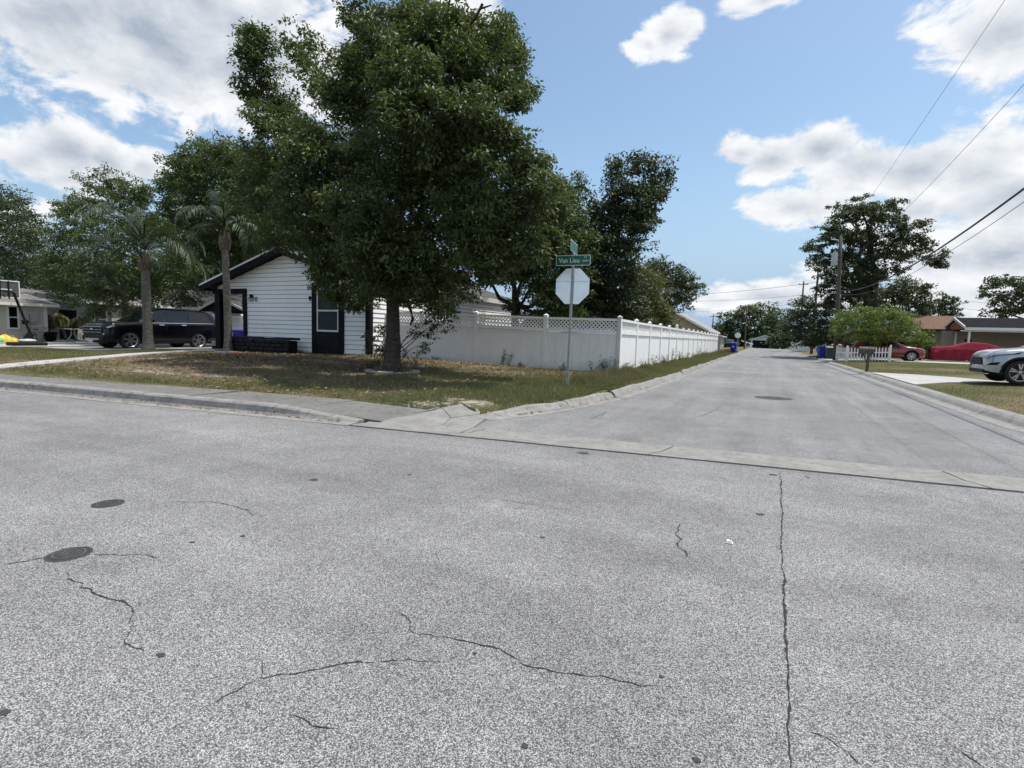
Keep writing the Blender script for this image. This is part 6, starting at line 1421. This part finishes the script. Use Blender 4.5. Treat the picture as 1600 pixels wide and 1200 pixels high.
make_tree('right_oak', 'big spreading oak with dark open crown behind the transformer pole', p, RO, 58, M_DARK, M_BARKD, 5.5, .48, .85, .24, .115, .42, 28, 61, 3.2, 20, twigs=260, fill=.5, trunk_top=(float(ro_t[0]), 58.5, float(ro_t[2])))
make_tree('dark_kerb_tree', 'low very dark tree over the bins on the right of the street', g_(7.0, 64, zright), [(1260, 485, 24, 18), (1290, 490, 26, 22), (1245, 500, 18, 18), (1275, 515, 30, 16), (1300, 515, 20, 20), (1240, 520, 16, 12), (1312, 480, 16, 16), (1262, 470, 14, 10), (1250, 536, 18, 8), (1285, 536, 24, 10), (1312, 530, 14, 14)], 62, M_DARK, M_BARKD, 2.0, .22, .8, .24, .115, .45, 26, 63, 1.8, 6)
make_tree('dark_kerb_tree', 'dark tree just left of the lower street trees by the shed', g_(6.4, 104, zright), [(1232, 505, 12, 14), (1225, 515, 10, 12), (1240, 490, 12, 12)], 100, M_DARK, M_BARKD, 2.4, .22, .9, .36, .2, .7, 24, 64, 1.8, 3)
make_tree('middle_right_tree', 'dark tree above the lime bush, under the right oak limb', g_(13.2, 70, zright), [(1410, 445, 22, 14), (1425, 465, 24, 20), (1395, 470, 26, 20), (1440, 480, 20, 18), (1415, 490, 30, 14), (1445, 450, 12, 10), (1380, 490, 24, 14), (1355, 470, 26, 18), (1340, 492, 26, 12), (1385, 462, 16, 14)], 68, M_DARK, M_BARKD, 3, .28, .8, .26, .13, .5, 26, 65, 2, 6)
make_tree('roof_tree', 'small dark tree showing above the brown roof', g_(19, 80, zright), [(1472, 470, 14, 12), (1490, 478, 10, 14), (1465, 485, 18, 12), (1485, 490, 14, 8)], 78, M_DARK, M_BARKD, 3, .25, .8, .3, .15, .5, 24, 66, 1.6, 4)
make_tree('edge_tree', 'spreading dark tree at the right edge above the black carport roof', g_(28, 78, zright), [(1560, 440, 16, 10), (1585, 445, 20, 14), (1545, 450, 12, 9), (1560, 468, 20, 14), (1595, 475, 26, 20), (1570, 488, 28, 10), (1620, 450, 26, 20), (1537, 462, 8, 7)], 76, M_DARK, M_BARKD, 4, .3, .75, .28, .14, .5, 26, 67, 2.4, 8, twigs=60, fill=.5)
make_tree('lime_shrub', 'lime green airy crepe myrtle shrub behind the picket fence', g_(6.9, 47.2, zright), [(1325, 500, 22, 14), (1350, 490, 26, 12), (1380, 490, 26, 12), (1405, 497, 22, 14), (1335, 515, 28, 14), (1370, 512, 34, 16), (1410, 515, 24, 12), (1310, 512, 12, 12), (1350, 530, 34, 8), (1390, 528, 26, 8)], 46.6, M_LIME, M_BARKD, 1.2, .05, 1.3, .15, .06, .34, 26, 71, 1.6, 12, cat='shrub')
make_tree('citrus_shrub', 'rounded bright green shrub between the red car and covered car', g_(11.5, 53.6, zright), [(1425, 520, 16, 12), (1440, 530, 18, 14), (1420, 540, 14, 12), (1450, 538, 14, 14), (1436, 548, 20, 10), (1430, 512, 10, 8)], 53.2, M_LIME, M_BARKD, .8, .08, .9, .17, .08, .34, 24, 73, 1.2, 6, cat='shrub', tl=-.2)

# ---- palms
def palm(p, h, lean_, label, r, fronds, flen, seed, leafm=M_PALM, name='queen_palm', shaft=True, drop=1.0, boots=True):
    t = empty(name, p, label, 'palm tree', 'palms'); rng = np.random.RandomState(seed)
    n = 46; path = []; rad = []
    for k in range(n + 1):
        f = k / n; path.append((lean_[0] * f * f, lean_[1] * f * f, h * f - (.15 if k == 0 else 0))); rad.append(r * (1 + .5 * math.exp(-f * 14)) * (1 - .14 * f) * (1 + (.035 if k % 2 else -.02)))
    b = MB(); b.tube(path, rad, 14); b.build('trunk', M_PBARK, t, True)
    top = np.array([lean_[0], lean_[1], h])
    if boots:
        for k in range(16):
            a = k * 2.399; z0 = -.05 - .06 * (k % 4); hh = rng.uniform(.45, .8); d = np.array([math.cos(a), math.sin(a), 0]); s = np.array([-d[1], d[0], 0])
            p0 = top + d * r * .75 + np.array([0, 0, z0]); p1 = p0 + d * r * .55 + np.array([0, 0, hh * .5]); p2 = p0 + d * r * .35 + np.array([0, 0, hh])
            b = MB(); b.add([p0 - s * .10, p0 + s * .10, p1 - s * .08, p1 + s * .08, p2 - s * .03, p2 + s * .03, p0 + d * .05 - s * .09, p0 + d * .05 + s * .09, p1 + d * .05, p2 + d * .02], [(0, 1, 3, 2), (2, 3, 5, 4), (6, 7, 8), (0, 6, 8, 2), (1, 3, 8, 7), (2, 8, 9, 4), (3, 5, 9, 8), (0, 1, 7, 6)]); b.build('leaf_boot', M_BOOT, t)
    heart = top + np.array([0, 0, .75 if boots else .1])
    for k in range(fronds):
        a = k * 2.399 + rng.uniform(-.2, .2); el = math.radians(rng.uniform(48, 88)) if k % 4 else math.radians(rng.uniform(10, 45)); L_ = flen * rng.uniform(.8, 1.12)
        d = np.array([math.cos(a), math.sin(a), 0]); P_ = []; pos = heart.copy(); ang = el; ns = 16
        for i in range(ns + 1):
            P_.append(pos.copy()); pos = pos + (d * math.cos(ang) + np.array([0, 0, math.sin(ang)])) * L_ / ns; ang -= drop * math.radians(7.5 + 7 * i / ns) * rng.uniform(.8, 1.2)
        b = MB(); b.tube(P_, [.028 * (1 - .9 * i / ns) + .003 for i in range(ns + 1)], 5, False); fr = b.build('frond', leafm, t)
        nl = 46; V = []; Fs = []; T_ = []
        for i in range(nl):
            f = .12 + .88 * i / nl; q = f * ns; j = min(int(q), ns - 1); base = P_[j] + (P_[j + 1] - P_[j]) * (q - j); tan = P_[j + 1] - P_[j]; tan = tan / np.linalg.norm(tan); sd = np.cross(tan, [0, 0, 1.]); sd /= np.linalg.norm(sd) + 1e-6
            ln = flen * .27 * math.sin(math.pi * min(1, .18 + .8 * f)) ** .7 * rng.uniform(.8, 1.15)
            for sgn in (-1, 1):
                dv = tan * .55 + sd * sgn * .7 + np.array([0, 0, rng.uniform(-.25, .25)]); dv /= np.linalg.norm(dv); mid = base + dv * ln * .5 + np.array([0, 0, -.04 * ln]); tip = base + dv * ln * .9 + np.array([0, 0, -ln * .42 * drop]); w_ = np.cross(dv, [0, 0, 1.]) * .013 + np.array([0, 0, .006])
                n0 = len(V); V += [base - w_ * .6, base + w_ * .6, mid + w_, mid - w_, tip]; Fs += [(n0, n0 + 1, n0 + 2, n0 + 3), (n0 + 3, n0 + 2, n0 + 4, n0 + 4)]; T_ += [rng.rand()] * 2
        F4 = [f for f in Fs if len(set(f)) == 4]; F3 = [f[:3] for f in Fs if len(set(f)) == 3]
        me = bpy.data.meshes.new('leaflets'); me.from_pydata([tuple(map(float, v)) for v in V], [], F4 + F3); at_ = me.attributes.new('tint', 'FLOAT', 'FACE'); at_.data.foreach_set('value', rng.rand(len(F4) + len(F3)).astype(np.float32)); me.materials.append(leafm); me.update(); link('leaflets', me, fr)
    return t
pp = gp(232, 546.5); kpp = mpp(pp)
palm(pp, (546 - 418) * kpp, (-.05, 0), 'left queen palm with grey ringed trunk in front of the black SUV', .19, 17, 3.6, 3, drop=.85)
pp2 = gp(357, 549.5); kp2 = mpp(pp2)
palm(pp2, (549 - 385) * kp2, (-.10, 0), 'right queen palm beside the porch of the white house', .15, 10, 2.5, 5, drop=.95)
q = np.array([-39.4, atx(103, 525, -39.4)[1], .27]); palm(q, 1.15, (-.25, -.35), 'small pale palm on the cream house patio, left one', .09, 16, 1.25, 7, M_DRYPALM, 'dwarf_palm', drop=1.5, boots=False)
q = np.array([-39.6, atx(118, 525, -39.6)[1], .27]); palm(q, 1.05, (.05, .2), 'small pale palm on the cream house patio, right one', .075, 14, 1.15, 9, M_DRYPALM, 'dwarf_palm', drop=1.5, boots=False)

# ---- grass blades and fallen leaves
def blades(X, Y, Zf, h, w, rng, tintv, lean_=.5):
    n = len(X); Z = Zf(X, Y) - .015; a = rng.uniform(0, 2 * math.pi, n); H_ = h * rng.uniform(.5, 1.4, n); la = rng.uniform(0, 2 * math.pi, n); ll = H_ * lean_ * rng.rand(n)
    V = np.empty((n, 3, 3)); dx, dy = np.cos(a) * w * .5, np.sin(a) * w * .5
    V[:, 0] = np.stack([X - dx, Y - dy, Z], -1); V[:, 1] = np.stack([X + dx, Y + dy, Z], -1); V[:, 2] = np.stack([X + np.cos(la) * ll, Y + np.sin(la) * ll, Z + H_], -1)
    return V.reshape(-1, 3), tintv
def lawn_z(x, y): return zlawn(x, y) + (fbm(x, y, 1.4) - .5) * .035
rng = np.random.RandomState(90); n = 330000
X = -3.3 - (rng.rand(n) ** 1.5) * 18; Y = 5.6 + rng.rand(n) * 11.6
ok = (Y > np.where(X < -4.7, 7.70 + .1 * X, 8.02)) & (X < kx(np.clip(Y, 7.6, 100)) - .15) & ~((X < -13.7) & (Y > 15.1))
ok &= ((X - ob[0]) ** 2 + ((Y - ob[1]) / .9) ** 2 > .82 ** 2)
gr = green_f(X, Y); ok &= (rng.rand(n) < gr * 1.1 + .10) & (sand_f(X, Y) < .40)
X, Y, gr = X[ok], Y[ok], gr[ok]; hh = .035 + .045 * gr * np.clip(fbm(X + 50, Y, .9) * 1.4, .3, 1.3); hh = hh * np.where(X > -5.6, 1.45, 1.0)
V, tt = blades(X, Y, lawn_z, hh, .011, rng, np.clip(gr * .9 + rng.normal(scale=.22, size=len(gr)), 0, 1), .8)
tag(link('lawn_grass', np_mesh('lawn_grass', V, np.arange(len(V)).reshape(-1, 3), M_BLADE, tt)), 'short patchy grass on the front lawn between sidewalk and fence', 'grass', kind='stuff')
# scattered taller tufts
nt_ = 1500; tx = -3.4 - rng.rand(nt_) ** 1.3 * 15; ty = 6.6 + rng.rand(nt_) * 10.2; nb_ = 16
okt = (ty > np.where(tx < -4.7, 7.72 + .1 * tx, 8.0)) & (tx < kx(np.clip(ty, 7.6, 100)) - .2) & ~((tx < -13.7) & (ty > 15)) & (rng.rand(nt_) < green_f(tx, ty) + .08) & ((tx - ob[0]) ** 2 + (ty - ob[1]) ** 2 > .8)
tx, ty = tx[okt], ty[okt]; X = np.repeat(tx, nb_) + rng.normal(scale=.035, size=len(tx) * nb_); Y = np.repeat(ty, nb_) + rng.normal(scale=.035, size=len(tx) * nb_); th_ = np.repeat(rng.uniform(.08, .17, len(tx)), nb_)
V, tt = blades(X, Y, lawn_z, th_, .009, rng, np.clip(np.repeat(rng.uniform(.2, 1, len(tx)), nb_) + rng.normal(scale=.15, size=len(X)), 0, 1), 1.0)
tag(link('grass_tufts', np_mesh('grass_tufts', V, np.arange(len(V)).reshape(-1, 3), M_BLADE, tt)), 'taller grass tufts dotted over the front lawn', 'grass', kind='stuff')
# left verge strip along the street fence: taller, weedy
n = 150000; Y = 12.0 + (rng.rand(n) ** 1.7) * 62; X = kx(Y) - .13 - rng.rand(n) ** .9 * 1.25; ok = (X > -4.9); ok &= rng.rand(n) < .35 + .9 * fbm(X, Y, 1.1); X, Y = X[ok], Y[ok]
edge = np.clip((-3.4 - X) / .8, 0, 1); hh = (.05 + .20 * (edge ** .7) * np.clip(fbm(X + 9, Y, .9) * 2.2 - .45, .05, 1.4)) * np.clip(1 + (Y - 20) / 60, 1, 1.6)
V, tt = blades(X, Y, lawn_z, hh, .012 * (1 + (Y.mean() - 12) / 60), rng, np.clip(-.25 + 1.5 * fbm(X * 1.3 + 31, Y, 1.6) + rng.normal(scale=.25, size=len(X)), 0, 1), .8)
tag(link('verge_grass', np_mesh('verge_grass', V, np.arange(len(V)).reshape(-1, 3), M_BLADE, tt)), 'tall weedy grass strip between street fence and left kerb', 'grass', kind='stuff')
n = 170000; X = RX + .40 + rng.rand(n) ** 1.2 * 12; Y = 10.5 + rng.rand(n) ** 1.1 * 38
def in_drive(x, y): return ((y > 22.2 + np.clip((5.6 - x) * -0, 0, 1)) & (y < 27.7)) | ((x < 5.7) & (y > 20.8) & (y < 28.8)) | (y > 45.3)
ok = ~in_drive(X, Y) & (rng.rand(n) < .25 + green_r(X, Y)); X, Y = X[ok], Y[ok]
V, tt = blades(X, Y, lambda x, y: zright(x, y) + (fbm(x, y, 1.7) - .5) * .03, .045, .013, rng, np.clip(green_r(X, Y) * .7 + rng.normal(scale=.25, size=len(X)), 0, 1), .8)
tag(link('right_grass', np_mesh('right_grass', V, np.arange(len(V)).reshape(-1, 3), M_BLADE, tt)), 'short dry grass on the lawns right of the side street', 'grass', kind='stuff')
n = 90000; X = -20 - rng.rand(n) * 14; Y = 5.0 + rng.rand(n) * 10.5; ok = (Y > 7.6 + .1 * X) & (X > -30.5) & ~((X < -25.1) & (Y > 12.5)); X, Y = X[ok], Y[ok]
kk = rng.rand(len(X)) < .25 + fbm(X, Y, 2.5); X, Y = X[kk], Y[kk]; V, tt = blades(X, Y, lawn_z, .05, .022, rng, np.clip(-.35 + 1.6 * fbm(X + 5, Y, 2.0) + rng.normal(scale=.25, size=len(X)), 0, 1), .7)
tag(link('side_grass', np_mesh('side_grass', V, np.arange(len(V)).reshape(-1, 3), M_BLADE, tt)), 'grass left of the front walk round the palms and SUV', 'grass', kind='stuff')
# fallen leaves
n = 26000; X = np.concatenate([-5 - rng.rand(n // 2) * 15, -9 - rng.rand(n - n // 2) * 11]); Y = np.concatenate([6.5 + rng.rand(n // 2) * 10.4, 11.5 + rng.rand(n - n // 2) * 5.2])
ok = (Y > 7.75 + .1 * X) & ~((X < -13.7) & (Y > 15.0)) & (rng.rand(n) < .15 + 1.1 * (1 - green_f(X, Y)) * fbm(X + 20, Y + 3, 1.6) * 1.5) & (Y < 16.95); X, Y = X[ok], Y[ok]; n = len(X)
Zl = lawn_z(X, Y) + rng.uniform(.005, .05, n)
m1 = 420; gx_ = -5.6 - rng.rand(m1) ** 1.2 * 14; gy_ = FR(gx_, 6.545 - np.abs(rng.normal(scale=.05, size=m1))); m2 = 260; sy_ = 8.2 + rng.rand(m2) ** 1.6 * 22; sx_ = kx(sy_) + .01 + np.abs(rng.normal(scale=.05, size=m2))
m3 = 160; hx_ = -5.2 - rng.rand(m3) * 12; hy_ = FR(hx_, 7.6 - np.abs(rng.normal(scale=.25, size=m3)).clip(0, .75))                # gutters and sidewalk
X = np.concatenate([X, gx_, sx_, hx_]); Y = np.concatenate([Y, gy_, sy_, hy_]); Z = np.concatenate([Zl, .018 + .012 * rng.rand(m1), .022 + .012 * rng.rand(m2), .176 + .01 * rng.rand(m3)]); n = len(X)
a = rng.rand(n) * 2 * math.pi; Ls = rng.uniform(.03, .06, n); Ls[-(m1 + m2 + m3):] *= .6; tl_ = rng.normal(scale=.25, size=(n, 2)); V = np.empty((n, 4, 3))
for k, (f, s) in enumerate(((-1, 0), (0, -.45), (1, 0), (0, .45))):
    dx = (np.cos(a) * f - np.sin(a) * s) * Ls; dy = (np.sin(a) * f + np.cos(a) * s) * Ls; V[:, k] = np.stack([X + dx, Y + dy, Z + dx * tl_[:, 0] + dy * tl_[:, 1]], -1)
tag(link('fallen_leaves', np_mesh('fallen_leaves', V.reshape(-1, 3), np.arange(n * 4).reshape(-1, 4), M_LITTER, rng.rand(n))), 'brown fallen oak leaves scattered over the front lawn', 'leaves', kind='stuff')
# ---- weeds along the fences
def weed(p, h, ns, spread, label, seed, mat=M_MID, ll=.09):
    t = empty('weed', p, label, 'weed', 'weeds along the fences'); rng = np.random.RandomState(seed); b = MB(); C = []
    for k in range(ns):
        a = rng.uniform(0, 6.28); hh = h * rng.uniform(.55, 1.05); tip = np.array([math.cos(a) * spread * rng.rand(), math.sin(a) * spread * .4 * rng.rand(), hh]); s0 = np.array([rng.uniform(-.05, .05), rng.uniform(-.03, .03), -.02])
        P_ = bend(s0, tip, 5, 0, rng, .04); b.tube(P_, [.007, .006, .005, .004, .003, .002], 4, False)
        for q in P_[1:]: C += [q + rng.normal(scale=.03, size=3) for _ in range(2)]
    b.build('stem', M_OLIVE if False else M_BARKD, t); C = np.array(C); V, tt = leaves(C, np.full((len(C), 3), .05), 3, ll, ll * .38, rng, .1); link('foliage', np_mesh('foliage', V, np.arange(len(V)).reshape(-1, 4), mat, tt), t)
for i, (u, v, h, ns, sp_, lab) in enumerate([(776, 573, .60, 4, .22, 'tall thin weed against the middle front fence panel'), (785, 574, .45, 3, .15, 'shorter weed right of the tall thin weed'), (868, 579, .22, 3, .3, 'small weed at the foot of a front fence post'), (932, 583, .55, 5, .25, 'upright dark weed left of the fence corner'), (946, 584, .50, 6, .3, 'bushy weed nearest the fence corner post'), (918, 582, .4, 4, .3, 'weed between stop sign post and fence corner'), (805, 575, .15, 3, .2, 'low weed under the middle front fence panel'), (690, 566, .14, 4, .3, 'low weed by the left front fence panel'), (648, 563, .3, 4, .25, 'weed at the fence foot right of the oak')]):
    p = gz(u, v, .26); weed((p[0], 16.86, float(zlawn(p[0], 16.86))), h, ns, sp_, lab, 200 + i, M_OLIVE, .055)
side_w = ['weed at the foot of the first street fence panel', 'weed at the foot of the second street fence panel', 'tall weed clump by the third street fence panel', 'weed by the fourth street fence panel', 'wide weed by the tall street fence post', 'weed just past the tall street fence post', 'weed by the middle of the long street fence', 'bushy weed farther along the street fence', 'last visible weed clump along the street fence']
for i, y in enumerate([17.6, 19.6, 21.8, 24.2, 26.6, 29.3, 32.5, 38.5, 43]): weed((-4.02, y, float(zlawn(-4.02, y))), [.35, .4, .6, .5, .75, .6, .5, .95, .6][i], 7, .35, side_w[i], 230 + i, M_OLIVE, .06)
